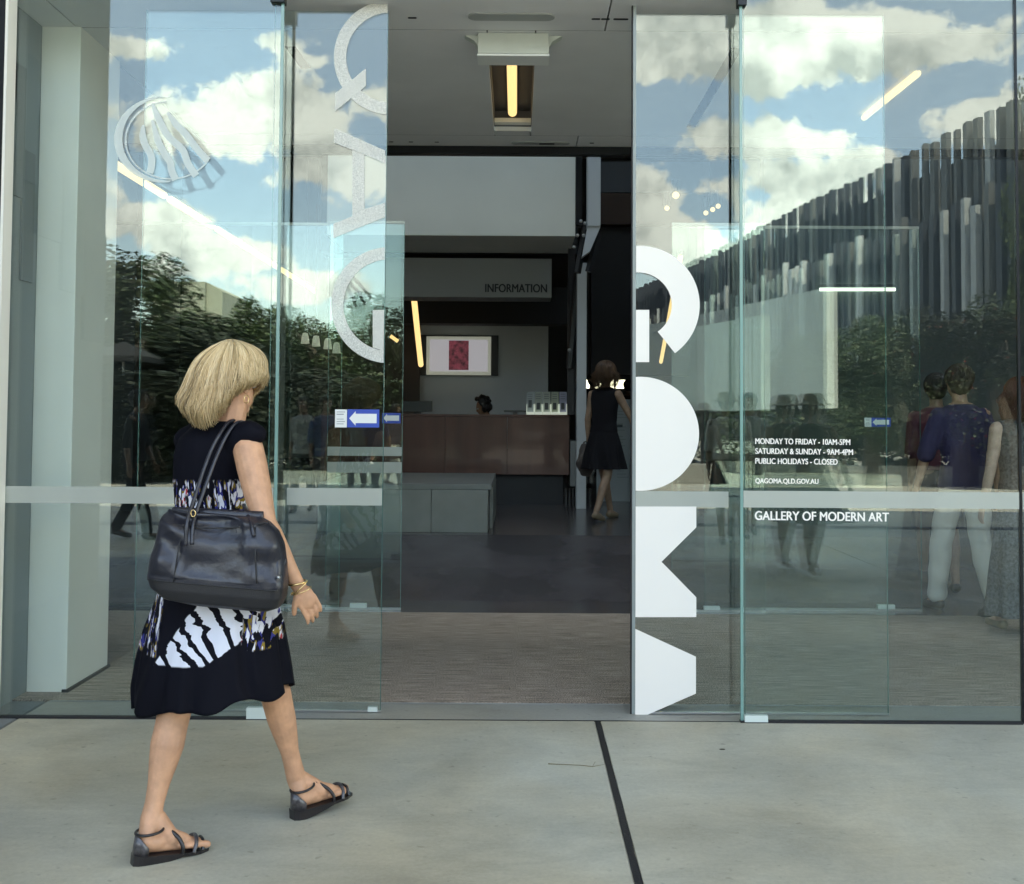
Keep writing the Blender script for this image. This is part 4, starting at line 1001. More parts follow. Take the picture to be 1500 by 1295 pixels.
def person(label, x, y, yaw, H, skin, hairm, top, bottom, shoes, z0=0, stride=.28, arms=((-.25, .1), (.25, .1)), sleeves=.5, skirt=None, lower='trousers', hair_len=.03, hat=None, vol=1.0, group=None, lean=.03, hand_up=None, slim=1.0, vox=.012, long_skirt=False):
    t = thing('person', label, 'person', group)
    s = H/1.72
    fw = Vector((math.cos(yaw), math.sin(yaw), 0)); lf = Vector((-math.sin(yaw), math.cos(yaw), 0)); up = Vector((0, 0, 1))
    O = Vector((x, y, z0))
    def V(a, b, c): return O+fw*a*s+lf*b*s+up*c*s
    bm = bmesh.new(); hipz = .90
    legs = []
    for sg, st in ((1, stride), (-1, -stride)):
        hip = V(0, .085*sg*slim, hipz); back = st < 0
        ank = V(st, .07*sg, .085 if not back else .12)
        kn = V(st*.45+.05, .085*sg, .48)
        legs.append((hip, kn, ank, sg, back))
        chain(bm, [(hip, .078*s*slim), (hip.lerp(kn, .5), .070*s*slim), (kn, .052*s), (kn.lerp(ank, .35)-fw*.01*s, .052*s*slim), (kn.lerp(ank, .75), .036*s), (ank, .033*s)])
        tip = ank+fw*.14*s-up*(.055*s if not back else .085*s)
        chain(bm, [(ank-up*.03*s-fw*.03*s, .030*s), (ank.lerp(tip, .5)-up*.008*s, .028*s), (tip, .022*s)])
    cl = lean
    rings = [(V(0, 0, .84), .09, .145), (V(0, 0, .94), .105, .165), (V(cl*.2, 0, 1.06), .088, .128), (V(cl*.5, 0, 1.2), .10, .145), (V(cl*.8, 0, 1.32), .105, .165), (V(cl, 0, 1.40), .085, .15), (V(cl, 0, 1.455), .05, .075)]
    ring_loft(bm, [(c, a*s*slim, b*s*slim, yaw) for c, a, b in rings], 24)
    nk = V(cl+.005, 0, 1.44); hc = V(cl+.03, 0, 1.605)
    chain(bm, [(nk, .052*s), (hc-up*.06*s, .050*s)])
    f, l, u = head(bm, hc, yaw, s)
    arm_pts = []
    for sg, (sw, out_) in ((1, arms[0]), (-1, arms[1])):
        sh = V(cl, .168*sg*slim, 1.372); el = sh+(fw*sw*.6+lf*sg*out_-up).normalized()*.285*s
        wr = el+(fw*(sw*.6+.28)+lf*sg*out_*.3-up).normalized()*.25*s
        if hand_up and hand_up[0] == sg: wr = el+(fw*.7+lf*sg*hand_up[1]+up*hand_up[2]).normalized()*.25*s
        arm_pts.append((sh, el, wr, sg))
        chain(bm, [(sh, .052*s), (sh.lerp(el, .4), .045*s*slim), (el, .036*s), (el.lerp(wr, .3), .036*s), (wr, .024*s)])
        hand(bm, wr, (wr-el), -lf*sg, s, .35, sg)
    b = remesh('body', bm, skin, t, vox*.6, 4); b.name = 'body'
    face_parts(t, hc, f, l, u, s)
    # top garment
    bm = bmesh.new(); hem = .92 if lower == 'trousers' else .95
    g = [(V(0, 0, hem-.06), .122, .182)] if lower == 'trousers' else []
    g += [(V(0, 0, hem), .118, .176), (V(cl*.2, 0, 1.06), .106 , .148), (V(cl*.5, 0, 1.2), .115, .158), (V(cl*.8, 0, 1.32), .118, .175), (V(cl, 0, 1.40), .098, .162), (V(cl, 0, 1.45), .06, .085)]
    ring_loft(bm, [(c, a*s*slim, b_*s*slim, yaw) for c, a, b_ in g], 24)
    for sh, el, wr, sg in arm_pts:
        if sleeves > 0:
            e = sh.lerp(el, min(1, sleeves*2)); chain(bm, [(sh, .055*s), (sh.lerp(e, .4), .060*s), (e, .064*s)])
        else: ball(bm, sh-lf*sg*.03*s+up*.01*s, .05*s)
    def wrinkle(co, amp=.004):
        n_ = noise.noise(co*9); return co+Vector((n_, noise.noise(co*9+Vector((7, 0, 0))), 0))*amp*1.6
    remesh('top', bm, top, t, vox, 9, wrinkle)
    if lower == 'trousers':
        bm = bmesh.new(); ring_loft(bm, [(V(0, 0, .80), .10*s, .16*s, yaw), (V(0, 0, .93), .112*s*slim, .172*s*slim, yaw)], 20)
        for hip, kn, ank, sg, back in legs:
            chain(bm, [(hip-up*.03*s, .088*s*slim), (hip.lerp(kn, .5), .084*s), (kn, .072*s), (kn.lerp(ank, .5), .070*s), (ank+up*.02*s, .066*s)])
        remesh('trousers', bm, bottom, t, vox, 3, lambda c: wrinkle(c, .007))
    elif skirt:
        hz, hw = skirt; bm = bmesh.new(); rows = []
        for j in range(14):
            v = j/13; z = .98-(.98-hz)*v; a = .10+(hw*.8-.10)*v**.8; b2 = .150+(hw-.15)*v**.8
            row = []
            for k in range(56):
                th = 2*math.pi*k/56; fo = 1+.10*v*math.sin(th*9+3*noise.noise(Vector((th, v, 2))))
                row.append(bm.verts.new(V(0, 0, z)+fw*math.cos(th)*a*s*fo+lf*math.sin(th)*b2*s*fo))
            rows.append(row)
        for A, Bq in zip(rows[:-1], rows[1:]):
            for k in range(56): bm.faces.new((A[k], A[(k+1) % 56], Bq[(k+1) % 56], Bq[k]))
        bm.faces.new(rows[0])
        obj('skirt', bm, bottom, t, True)
    for hip, kn, ank, sg, back in legs:
        bm = bmesh.new(); tip = ank+fw*.15*s-up*(.062*s if not back else .09*s)
        chain(bm, [(ank-up*.045*s-fw*.035*s, .036*s), (ank.lerp(tip, .5)-up*.025*s, .036*s), (tip, .030*s)])
        o = remesh('shoe', bm, shoes, t, .008, 3, None)
        for v in o.data.vertices: v.co.z = max(v.co.z, z0+.002 if not back else z0+.002)
    hair_mesh('hair', t, hairm, hc, f, l, u, s, hair_len, vol, int(abs(x)*100), 420 if hair_len < .1 else 700, curl=1 if hair_len > .1 else 0)
    if hat:
        bm = bmesh.new(); pr = [(.0, .155), (.05, .152), (.085, .135), (.10, .085), (.104, .06), (.155, .045), (.16, .04)]
        rows = []
        for rr, zz in pr:
            rows.append([bm.verts.new(hc+u*(zz-.02)*s+(f*math.cos(a*math.pi/12)+l*math.sin(a*math.pi/12))*max(rr, .002)*s*1.05) for a in range(24)])
        for A, Bq in zip(rows[:-1], rows[1:]):
            for k in range(24): bm.faces.new((A[k], A[(k+1) % 24], Bq[(k+1) % 24], Bq[k]))
        obj('hat', bm, hat, t, True)
    return t, hc, arm_pts
blackc = mat('black_cloth', (.008,.008,.011), .85, spec=.2, bump=.15, bscale=60)
hair_br = mat('brown_hair', (.09,.05,.028), .5, noise_amt=.4, scale=30, stretch=(1, 1, .15)); hair_dk = mat('dark_hair', (.012,.009,.008), .5); hair_red = mat('auburn_hair', (.10,.025,.012), .5)
sandal_m = mat('beige_shoe', (.22,.17,.11), .5)
# mirrored passers-by, standing out on the forecourt
def FI(px, dep): p = Q(px, 700, dep); return p.x, YD(dep)
def FX(px, dep): p = M_(px, 700, dep); return p.x, -(dep+CAM.y)
x, y = FI(1412, 7.9)
person('man in loose purple short-sleeved shirt and white trousers walking away', x, y, R_(98), 1.80, skin_mid, mat('grey_brown_hair', (.05,.036,.025), .6), mat('purple_cotton', (.030,.022,.070), .8, noise_amt=.15, scale=5, bump=.1), mat('white_linen', (.62,.61,.56), .8, noise_amt=.06, scale=6, bump=.1), mat('dark_shoe', (.015,.013,.012), .4), stride=.24, arms=((.2, .28), (-.3, .25)), sleeves=.5, hair_len=.02)
x, y = FI(1374, 8.9)
person('man in dark cap and maroon top striding with bare legs', x, y, R_(80), 1.76, skin_dark, hair_dk, mat('maroon_cotton', (.09,.015,.03), .8), mat('dark_shorts', (.012,.013,.02), .8), mat('dark_shoe', (.015,.013,.012), .4), stride=.26, sleeves=.5, skirt=(.5, .19), lower='shorts', z0=.02)
x, y = FI(1500, 7.2)
person('woman with long auburn hair in long grey patterned dress and thongs', x, y, R_(95), 1.68, skinmat('skin_pale', (.52,.36,.28)), hair_red, mat('speckled_cloth', (.11,.115,.12), .8, noise_amt=.8, scale=60, col2=(.02,.02,.022)), MAT['speckled_cloth'], sandal_m, stride=.20, arms=((.1, .15), (.2, .3)), sleeves=0, skirt=(.13, .26), lower='skirt', hair_len=.30)
x, y = FX(1190, 9.8)
person('woman in wide hat and flared knee-length dress facing the glass', x, y, R_(85), 1.62, skin_dark, hair_dk, mat('dark_teal_dress', (.03,.038,.04), .8), MAT['dark_teal_dress'], mat('silver_shoe', (.6,.6,.58), .25), stride=.16, arms=((.3, .3), (.3, .35)), sleeves=.0, skirt=(.52, .36), lower='skirt', hair_len=.1, hat=mat('straw_hat', (.20,.17,.12), .8), hand_up=(1, -.6, .5))
x, y = FX(1150, 10.3)
person('woman in a pale hat and dark dress behind the wide-hatted one', x, y, R_(80), 1.62, skin_dark, hair_dk, mat('dark_brown_dress', (.035,.028,.026), .8), MAT['dark_brown_dress'], MAT['silver_shoe'], stride=.16, arms=((.2, .2), (.2, .2)), sleeves=.0, skirt=(.55, .30), lower='skirt', hair_len=.1, hat=mat('pale_hat', (.35,.33,.28), .8))
x, y = FX(1070, 12.3)
person('man in sun hat, white shirt and dark shorts further out', x, y, R_(95), 1.70, skin_dark, hair_dk, mat('offwhite_shirt', (.50,.50,.47), .8), mat('navy_shorts', (.02,.024,.04), .8), MAT['dark_shoe'], stride=.22, sleeves=.5, skirt=(.5, .19), lower='shorts', hat=MAT['straw_hat'])
x, y = FX(1098, 13.2)
person('bareheaded man in grey shirt beside the sun-hatted man', x, y, R_(95), 1.72, skin_dark, hair_dk, mat('grey_shirt', (.22,.24,.24), .8), MAT['navy_shorts'], MAT['dark_shoe'], stride=.2, sleeves=.5, skirt=(.5, .19), lower='shorts')
for i, (px, dep, lab) in enumerate(((195, 12.5, 'person in dark clothes crossing before the terrace'), (470, 15, 'man in blue shirt out in the middle of the square'), (440, 16, 'person in grey shirt beside the man in blue'), (515, 17, 'person in white skirt crossing the square'))):
    x, y = FX(px, dep)
    person(lab, x, y, R_((0, 60, 100, 20)[i]), 1.7, skin_dark, hair_dk, (blackc, mat('blue_shirt', (.03,.06,.16), .8), MAT['grey_shirt'], MAT['navy_shorts'])[i], (blackc, MAT['navy_shorts'], blackc, MAT['white_linen'])[i], MAT['dark_shoe'], stride=.2, sleeves=.5, vox=.016)

# visitor inside the hall
pv = G(884, 762, ZF)
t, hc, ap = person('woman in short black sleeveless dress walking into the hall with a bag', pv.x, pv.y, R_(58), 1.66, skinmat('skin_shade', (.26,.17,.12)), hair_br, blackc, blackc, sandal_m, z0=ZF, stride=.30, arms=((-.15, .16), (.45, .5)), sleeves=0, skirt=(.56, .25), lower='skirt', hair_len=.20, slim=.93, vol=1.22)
wr = ap[0][2]; t = thing('shoulder_bag', 'slouchy brown-grey bag hanging at the hand of the woman in black', 'bag')
bm = bmesh.new(); ball(bm, wr+Vector((-.03, -.02, -.19)), (.105, .075, .17), sub=3)
o = remesh('pouch', bm, mat('bag_brown', (.06,.05,.048), .5), t, .012, 2, lambda c: c+Vector((noise.noise(c*12), 0, noise.noise(c*12+Vector((3, 3, 3)))))*.035)
bm = bmesh.new(); tube(bm, [wr+Vector((-.09, -.02, -.10)), wr+Vector((-.05, -.01, .0)), wr+Vector((.0, 0, .015)), wr+Vector((.03, -.01, -.02)), wr+Vector((.06, -.02, -.10))], .009, 6); obj('handle', bm, MAT['bag_brown'], t, True)
# receptionist behind the desk, seated
c0 = Q(708, 596, 14.9); t = thing('person', 'seated receptionist with curly dark hair bent over behind the desk', 'person')
bm = bmesh.new(); f, l, u = head(bm, c0, R_(185), 1.0, .35)
chain(bm, [(c0-u*.05, .05), (c0+Vector((.05, .02, -.16)), .055)])
ring_loft(bm, [((c0.x+.06, c0.y+.03, ZF+.5), .12, .16, 0), ((c0.x+.06, c0.y+.03, ZF+.75), .11, .16, .0), ((c0.x+.06, c0.y+.03, c0.z-.26), .10, .20, .3), ((c0.x+.06, c0.y+.03, c0.z-.17), .06, .10, .3)], 20)
for sg in (-1, 1):
    sh = c0+Vector((.06, .02, -.25))+l*sg*.17; el = sh+Vector((-.05, -.08, -.25)); wr_ = el+Vector((-.1, -.2, .02))
    chain(bm, [(sh, .05), (el, .038), (wr_, .026)]); hand(bm, wr_, wr_-el, Vector((0, 0, -1)), 1, .3, sg)
for sg in (-1, 1):
    hp = Vector((c0.x+.06+sg*.1, c0.y+.03, ZF+.50)); kn = hp+Vector((-.05, -.40, 0)); chain(bm, [(hp, .08), (kn, .055), (kn+Vector((0, .02, -.40)), .035), (kn+Vector((0, -.10, -.45)), .028)])
remesh('body', bm, skin_mid, t, .01, 3); face_parts(t, c0, f, l, u)
bm = bmesh.new(); ring_loft(bm, [((c0.x+.06, c0.y+.03, ZF+.48), .14, .18, 0), ((c0.x+.06, c0.y+.03, ZF+.75), .125, .175, .0), ((c0.x+.06, c0.y+.03, c0.z-.26), .115, .21, .3), ((c0.x+.06, c0.y+.03, c0.z-.17), .07, .11, .3)], 20)
for sg in (-1, 1):
    sh = c0+Vector((.06, .02, -.25))+l*sg*.17; chain(bm, [(sh, .06), (sh+Vector((-.04, -.06, -.18)), .055)])
remesh('top', bm, mat('slate_top', (.10,.11,.13), .8), t, .012, 3)
r = random.Random(5); bm = bmesh.new()
for k in range(110):
    d = Vector((r.gauss(0, 1), r.gauss(0, 1), r.gauss(.3, 1))).normalized(); 
    if d.dot(f) > .30 and d.z < .6: continue
    p = c0+u*.03+Vector((d.x*.115, d.y*.115, d.z*.115)); ball(bm, p, r.uniform(.02, .038), sub=1)
remesh('hair', bm, hair_dk, t, .012, 1)
t = thing('office_chair', 'black office chair under the receptionist', 'chair')
obj('seat', B(c0.x-.18, c0.x+.30, c0.y-.2, c0.y+.25, ZF+.34, ZF+.41, .02), MAT['black_plastic'], t); obj('backrest', B(c0.x-.14, c0.x+.26, c0.y+.26, c0.y+.31, ZF+.5, ZF+.85, .02), MAT['black_plastic'], t)
bm = bmesh.new(); tube(bm, [(c0.x+.06, c0.y+.05, ZF+.06), (c0.x+.06, c0.y+.05, ZF+.34)], .025, 8); obj('stem', bm, alu, t)
bm = bmesh.new()
for k in range(5): tube(bm, [(c0.x+.06, c0.y+.05, ZF+.07), (c0.x+.06+.28*math.cos(k*1.257), c0.y+.05+.28*math.sin(k*1.257), ZF+.03)], .018, 6)
obj('foot', bm, alu, t)
for i, (px, py, d) in enumerate(((868, 556, 22), (921, 565, 20))):
    pp = Q(px, py, d); person(['distant visitor silhouetted at the slot window', 'distant dark-haired visitor near the door jamb'][i], pp.x, pp.y, R_(90), (pp.z-ZF)/.97+.06, skin_dark, hair_dk, blackc, blackc, MAT['dark_shoe'], z0=ZF, stride=.1, sleeves=.5, vox=.018)

# ================================================================== THE BLONDE VISITOR
D0 = 3.64
t = thing('person', 'blonde woman in black printed dress striding past the doors with a big bag', 'person')
hy = R_(40)      # heading of the torso: to the right and away
h_ = Vector((math.cos(hy), math.sin(hy), 0)); rg = Vector((math.sin(hy), -math.cos(hy), 0)); up = Vector((0, 0, 1))
bm = bmesh.new()
# torso
def TQ(px, py, d=D0): return Q(px, py, d)
def ringq(px0, px1, py, d, b):
    a_, c_ = Q(px0, py, d), Q(px1, py, d); return ((a_+c_)/2, (c_-a_).length/2, b, 0)
tors = [ringq(258, 378, 880, 3.66, .12), ringq(256, 372, 830, 3.66, .115), ringq(268, 352, 770, 3.65, .085), ringq(267, 349, 735, 3.65, .08), ringq(266, 350, 690, 3.64, .088), ringq(272, 356, 650, 3.64, .085), ringq(284, 358, 630, 3.64, .065), ringq(308, 350, 618, 3.63, .045)]
ring_loft(bm, tors, 28)
# neck and head
hc = Q(338, 561, 3.66); fy = R_(59)
chain(bm, [(Q(332, 632, 3.64), .056), (Q(340, 598, 3.65), .050), (hc-up*.04, .05)])
f, l, u = head(bm, hc, fy, .95, .06)
# right arm
sh = Q(363, 656, 3.57); el = Q(388, 768, 3.50); wr = Q(437, 858, 3.53)
chain(bm, [(sh, .050), (sh.lerp(el, .25), .0500), (sh.lerp(el, .55), .0465), (sh.lerp(el, .85), .040), (el, .0375), (el.lerp(wr, .18), .0385), (el.lerp(wr, .45), .0335), (el.lerp(wr, .75), .026), (wr, .0225)], 16)
hd = (Q(458, 893, 3.55)-wr).normalized()
hand(bm, wr, hd, Vector((-.55, .8, -.1)), .94, .40, 1)
# left arm, forward of the body
sl = Q(282, 655, 3.74); ell = Q(290, 760, 3.86); wl_ = Q(335, 830, 3.92)
chain(bm, [(sl, .046), (sl.lerp(ell, .5), .043), (ell, .035), (ell.lerp(wl_, .3), .034), (wl_, .022)], 12); hand(bm, wl_, wl_-ell, rg, .9, .4, -1)
# legs
def leg(hip, kn, ank, kr, cr, ar):
    mid = kn.lerp(ank, .33)
    chain(bm, [(hip, .085), (hip.lerp(kn, .5), .075), (kn, kr), (kn.lerp(ank, .15), kr*.96), (mid, cr), (kn.lerp(ank, .5), cr*.85), (kn.lerp(ank, .70), cr*.64), (kn.lerp(ank, .86), ar*.94), (ank, ar)], 18)
hipR = Q(292, 885, 3.62); knR = Q(256, 1040, 3.56); ankR = Q(222, 1196, 3.49)
leg(hipR, knR, ankR, .054, .0535, .032)
hipL = Q(352, 885, 3.68); knL = Q(402, 1010, 3.75); ankL = Q(434, 1140, 3.86)
leg(hipL, knL, ankL, .053, .0485, .034)
# feet: (ankle, heel bottom, toe bottom)
def foot(ank, heel, toe, pitch_z=0):
    fd = (toe-heel); L = fd.length; fd.normalize(); lt = Vector((-fd.y, fd.x, 0)).normalized(); nu = lt.cross(fd)*-1
    if nu.z < 0: nu = -nu
    chain(bm, [(ank, .034), (heel+nu*.036+fd*.02, .027)], 14)
    chain(bm, [(heel+nu*.028+fd*.012, .025), (heel+fd*L*.25+nu*.030, .027)], 14)
    chain(bm, [(ank+fd*.015-nu*.01, .033), (heel+fd*L*.42+nu*.040, .028), (heel+fd*L*.62+nu*.024, .024)], 14)
    chain(bm, [(heel+fd*.02+nu*.020, .020), (heel+fd*L*.35+nu*.020, .021), (heel+fd*L*.66+nu*.018, .020)], 12)
    rot = Matrix((fd, lt, nu)).transposed()
    ball(bm, heel+fd*L*.68+nu*.018, (.05, .040, .017), rot, 2)
    for i in range(5):
        o = (-.026+i*.0135); ll = (.232, .236, .228, .216, .200)[i]*L/.235; rr = (.0115, .0085, .008, .0075, .007)[i]
        side = foot.side
        p0 = heel+fd*(L*.72)+lt*o*side*-1+nu*.016; p1 = heel+fd*(ll-.012)+lt*o*side*-1+nu*(.014)
        chain(bm, [(p0, rr*.95), (p0.lerp(p1, .6)+nu*.003, rr*.9), (p1, rr)], 8)
    return fd, lt, nu, L
foot.side = -1
hR = Q(203, 1243, 3.44); hR.z = .030; tR = hR+Vector((.178, .115, -.020)).normalized()*.222; tR.z = .010
FR = foot(ankR, hR, tR)
foot.side = 1
hL = Q(434, 1184, 3.83); hL.z = .034; tL = hL+Vector((.155, .135, .0)).normalized()*.222; tL.z = hL.z+.012
FL = foot(ankL, hL, tL)
body = remesh('body', bm, skin_tan, t, .0034, 3)
face_parts(t, hc, f, l, u, .95)
bm = bmesh.new(); chain(bm, [(hc+f*.086-u*.054+l*.016, .004), (hc+f*.091-u*.054, .005), (hc+f*.086-u*.054-l*.016, .004)], 6); obj('lips', bm, mat('lip_skin', (.32,.11,.09), .4), t, True)

# ---- dress : black with a printed waist band and skirt
dm = bpy.data.materials.new('dress_print'); dm.use_nodes = True; T = dm.node_tree; b = T.nodes['Principled BSDF']; b.inputs['Roughness'].default_value = .75; b.inputs['Specular IOR Level'].default_value = .08
Ln = T.links.new
def N_(ty, **k):
    n_ = T.nodes.new(ty)
    for a_, v_ in k.items(): setattr(n_, a_, v_)
    return n_
def mth(op, a_, b_=None, c_=None):
    n_ = N_('ShaderNodeMath', operation=op)
    for i, v_ in enumerate((a_, b_, c_)):
        if v_ is None: continue
        if isinstance(v_, (int, float)): n_.inputs[i].default_value = v_
        else: Ln(v_, n_.inputs[i])
    return n_.outputs[0]
def rampf(v_, a_, c_, d_=0, e_=1):
    n_ = N_('ShaderNodeMapRange'); Ln(v_, n_.inputs['Value']); n_.inputs['From Min'].default_value = a_; n_.inputs['From Max'].default_value = c_; n_.inputs['To Min'].default_value = d_; n_.inputs['To Max'].default_value = e_; return n_.outputs[0]
at = N_('ShaderNodeAttribute', attribute_name='print_uv'); sp = N_('ShaderNodeSeparateXYZ'); Ln(at.outputs['Vector'], sp.inputs[0])
# print_uv: x = round the body (0 back centre, metres), y = 0 waist .. 1 hem
uu, vv = sp.outputs['X'], sp.outputs['Y']
def vec(x_, y_):
    c_ = N_('ShaderNodeCombineXYZ'); Ln(x_, c_.inputs[0]); Ln(y_, c_.inputs[1]); return c_.outputs[0]
def noi(v_, sc, de=3, ds=0, off=0):
    n_ = N_('ShaderNodeTexNoise'); n_.inputs['Scale'].default_value = sc; n_.inputs['Detail'].default_value = de; n_.inputs['Distortion'].default_value = ds
    if off:
        q_ = N_('ShaderNodeMapping'); q_.inputs['Location'].default_value = (off, off*.7, 0); Ln(v_, q_.inputs[0]); v_ = q_.outputs[0]
    Ln(v_, n_.inputs['Vector']); return n_.outputs['Fac']
def band(v_, lo_, hi_, s_=.01): return mth('MULTIPLY', rampf(v_, lo_-s_, lo_+s_), rampf(v_, hi_+s_, hi_-s_))
raw = vec(uu, vv)
wob = mth('MULTIPLY', mth('SUBTRACT', noi(raw, 9, 4), .5), .10)
# big zebra: branches fan out from a point low at the left
qd = mth('SUBTRACT', mth('MULTIPLY', uu, .72), mth('MULTIPLY', vv, .40))
fan = mth('MULTIPLY', mth('MULTIPLY', uu, vv), 60.0)
zb_ = mth('SINE', mth('ADD', mth('ADD', mth('MULTIPLY', qd, 100.0), fan), mth('MULTIPLY', noi(raw, 7, 3, .8), 14.0)))
zeb = rampf(zb_, -.42, -.34)
dvv = mth('SUBTRACT', .78, mth('ADD', vv, wob))
lft = rampf(mth('SUBTRACT', uu, mth('MULTIPLY_ADD', dvv, .42, -.150)), 0, .004)
rgt = rampf(mth('SUBTRACT', mth('MULTIPLY_ADD', dvv, .85, .02), uu), 0, .004)
zeb = mth('MULTIPLY', zeb, mth('MULTIPLY', mth('MULTIPLY', lft, rgt), band(vv, .30, .77, .004)))
# streaky speckle print: sides and waist
su = N_('ShaderNodeMapping'); su.inputs['Scale'].default_value = (62, 9, 1); Ln(raw, su.inputs[0])
sw_ = noi(su.outputs[0], 1.0, 4, .6); sw2 = noi(su.outputs[0], .8, 2, .3, 11.3); sw3 = noi(su.outputs[0], .6, 2, .3, 27.7)
spk = rampf(sw_, .50, .53)
side_l = mth('MULTIPLY', band(uu, -.235, -.135, .006), band(vv, .22, .73, .006)); side_r = mth('MULTIPLY', mth('MULTIPLY', band(uu, .135, .235, .006), band(vv, .26, .70, .006)), rampf(mth('ADD', uu, mth('MULTIPLY', vv, .30)), .285, .295))
waist = band(vv, -.22, .03, .01)
sm = mth('MINIMUM', mth('ADD', mth('ADD', side_l, side_r), waist), 1.0); spk = mth('MULTIPLY', spk, sm)
hue = N_('ShaderNodeValToRGB'); cr_ = hue.color_ramp; cr_.interpolation = 'CONSTANT'
for i_, (ps, c_) in enumerate(((0, (.70,.70,.76)), (.46, (.035,.04,.20)), (.53, (.24,.17,.03)), (.59, (.66,.64,.70)), (.66, (.50,.05,.06)))):
    e_ = cr_.elements[i_] if i_ < 2 else cr_.elements.new(ps); e_.position = ps; e_.color = (*c_, 1)
Ln(sw2, hue.inputs[0])
m1 = N_('ShaderNodeMix', data_type='RGBA'); m1.inputs['A'].default_value = (.005, .0052, .009, 1); m1.inputs['B'].default_value = (.66, .67, .74, 1); Ln(zeb, m1.inputs['Factor'])
m2 = N_('ShaderNodeMix', data_type='RGBA'); Ln(spk, m2.inputs['Factor']); Ln(m1.outputs['Result'], m2.inputs['A']); Ln(hue.outputs[0], m2.inputs['B'])
Ln(m2.outputs['Result'], b.inputs['Base Color'])
def set_uv(me, fn):
    at_ = me.attributes.new('print_uv', 'FLOAT_VECTOR', 'POINT')
    for v_ in me.vertices: at_.data[v_.index].vector = fn(v_.co)
zW, zH = Q(300, 765, 3.5).z, Q(300, 1035, 3.5).z
def uvf(co):
    c_ = Q(315, 850, 3.66); return (co.x-c_.x, (zW-co.z)/(zW-zH), 0)
bm = bmesh.new()
dt = [ringq(250, 386, 850, 3.66, .145), ringq(257, 366, 800, 3.655, .115), ringq(261, 359, 762, 3.65, .100), ringq(258, 357, 735, 3.65, .097), ringq(256, 362, 700, 3.64, .106), ringq(257, 366, 665, 3.64, .106), ringq(264, 367, 642, 3.64, .092), ringq(282, 358, 626, 3.635, .066), ringq(304, 350, 617, 3.63, .052)]
ring_loft(bm, dt, 32)
# cap sleeves
chain(bm, [(Q(338, 695, 3.63), .047), (Q(339, 668, 3.60), .052), (Q(349, 645, 3.585), .056), (Q(365, 636, 3.57), .047), (Q(376, 636, 3.565), .033)], 14)
chain(bm, [(Q(290, 634, 3.66), .040), (Q(274, 645, 3.69), .046)], 14)
def wr1(co):
    a_ = noise.noise(Vector((co.x*9, co.y*9, co.z*5)))*.010+noise.noise(Vector((co.x*22, co.y*22, co.z*14)))*.004
    return co+Vector((a_*.4, -a_, 0))
bod = remesh('dress_bodice', bm, dm, t, .0065, 4, wr1); set_uv(bod.data, uvf)
# skirt
prof = [(745, 262, 357, .095), (770, 259, 362, .105), (800, 252, 374, .125), (840, 243, 390, .150), (880, 229, 404, .165), (920, 213, 414, .185), (960, 203, 419, .20), (1000, 196, 424, .21), (1030, 197, 427, .215)]
bm = bmesh.new(); NS = 120; rows = []
def lerp_prof(v):
    k = v*(len(prof)-1); i = min(int(k), len(prof)-2); u_ = k-i; return [prof[i][j]*(1-u_)+prof[i+1][j]*u_ for j in range(4)]
for j in range(46):
    v = j/45; py, a0, a1, dp = lerp_prof(v); c0_ = Q(a0, py, D0); c1_ = Q(a1, py, D0); cen = (c0_+c1_)/2; hw = (c1_.x-c0_.x)/2
    row = []
    for k in range(NS):
        th = 2*math.pi*k/NS; cs, sn = math.cos(th), math.sin(th)
        n1_ = noise.noise(Vector((cs*1.6, sn*1.6, v*.9+4))); fo = 1+v**1.3*((.045*math.sin(th*9+6*n1_)+.03*math.sin(th*17+9*n1_))+.045*noise.noise(Vector((cs*4, sn*4, v*1.5))))
        x_ = cen.x+cs*hw*min(fo, 1.02); y_ = cen.y+.01+sn*dp*fo
        # hem: higher at the right, lowest at the near left
        dz = v**3*( .030*cs + .022 + .012*math.sin(th*7+2) + .012*noise.noise(Vector((cs*3, sn*3, 9))) )
        row.append(bm.verts.new((x_, y_, cen.z+dz-(.0))))
    rows.append(row)
for A, Bq in zip(rows[:-1], rows[1:]):
    for k in range(NS): bm.faces.new((A[k], A[(k+1) % NS], Bq[(k+1) % NS], Bq[k]))
sk = obj('dress_skirt', bm, dm, t, True); set_uv(sk.data, uvf)
md = sk.modifiers.new('thick', 'SOLIDIFY'); md.thickness = .002

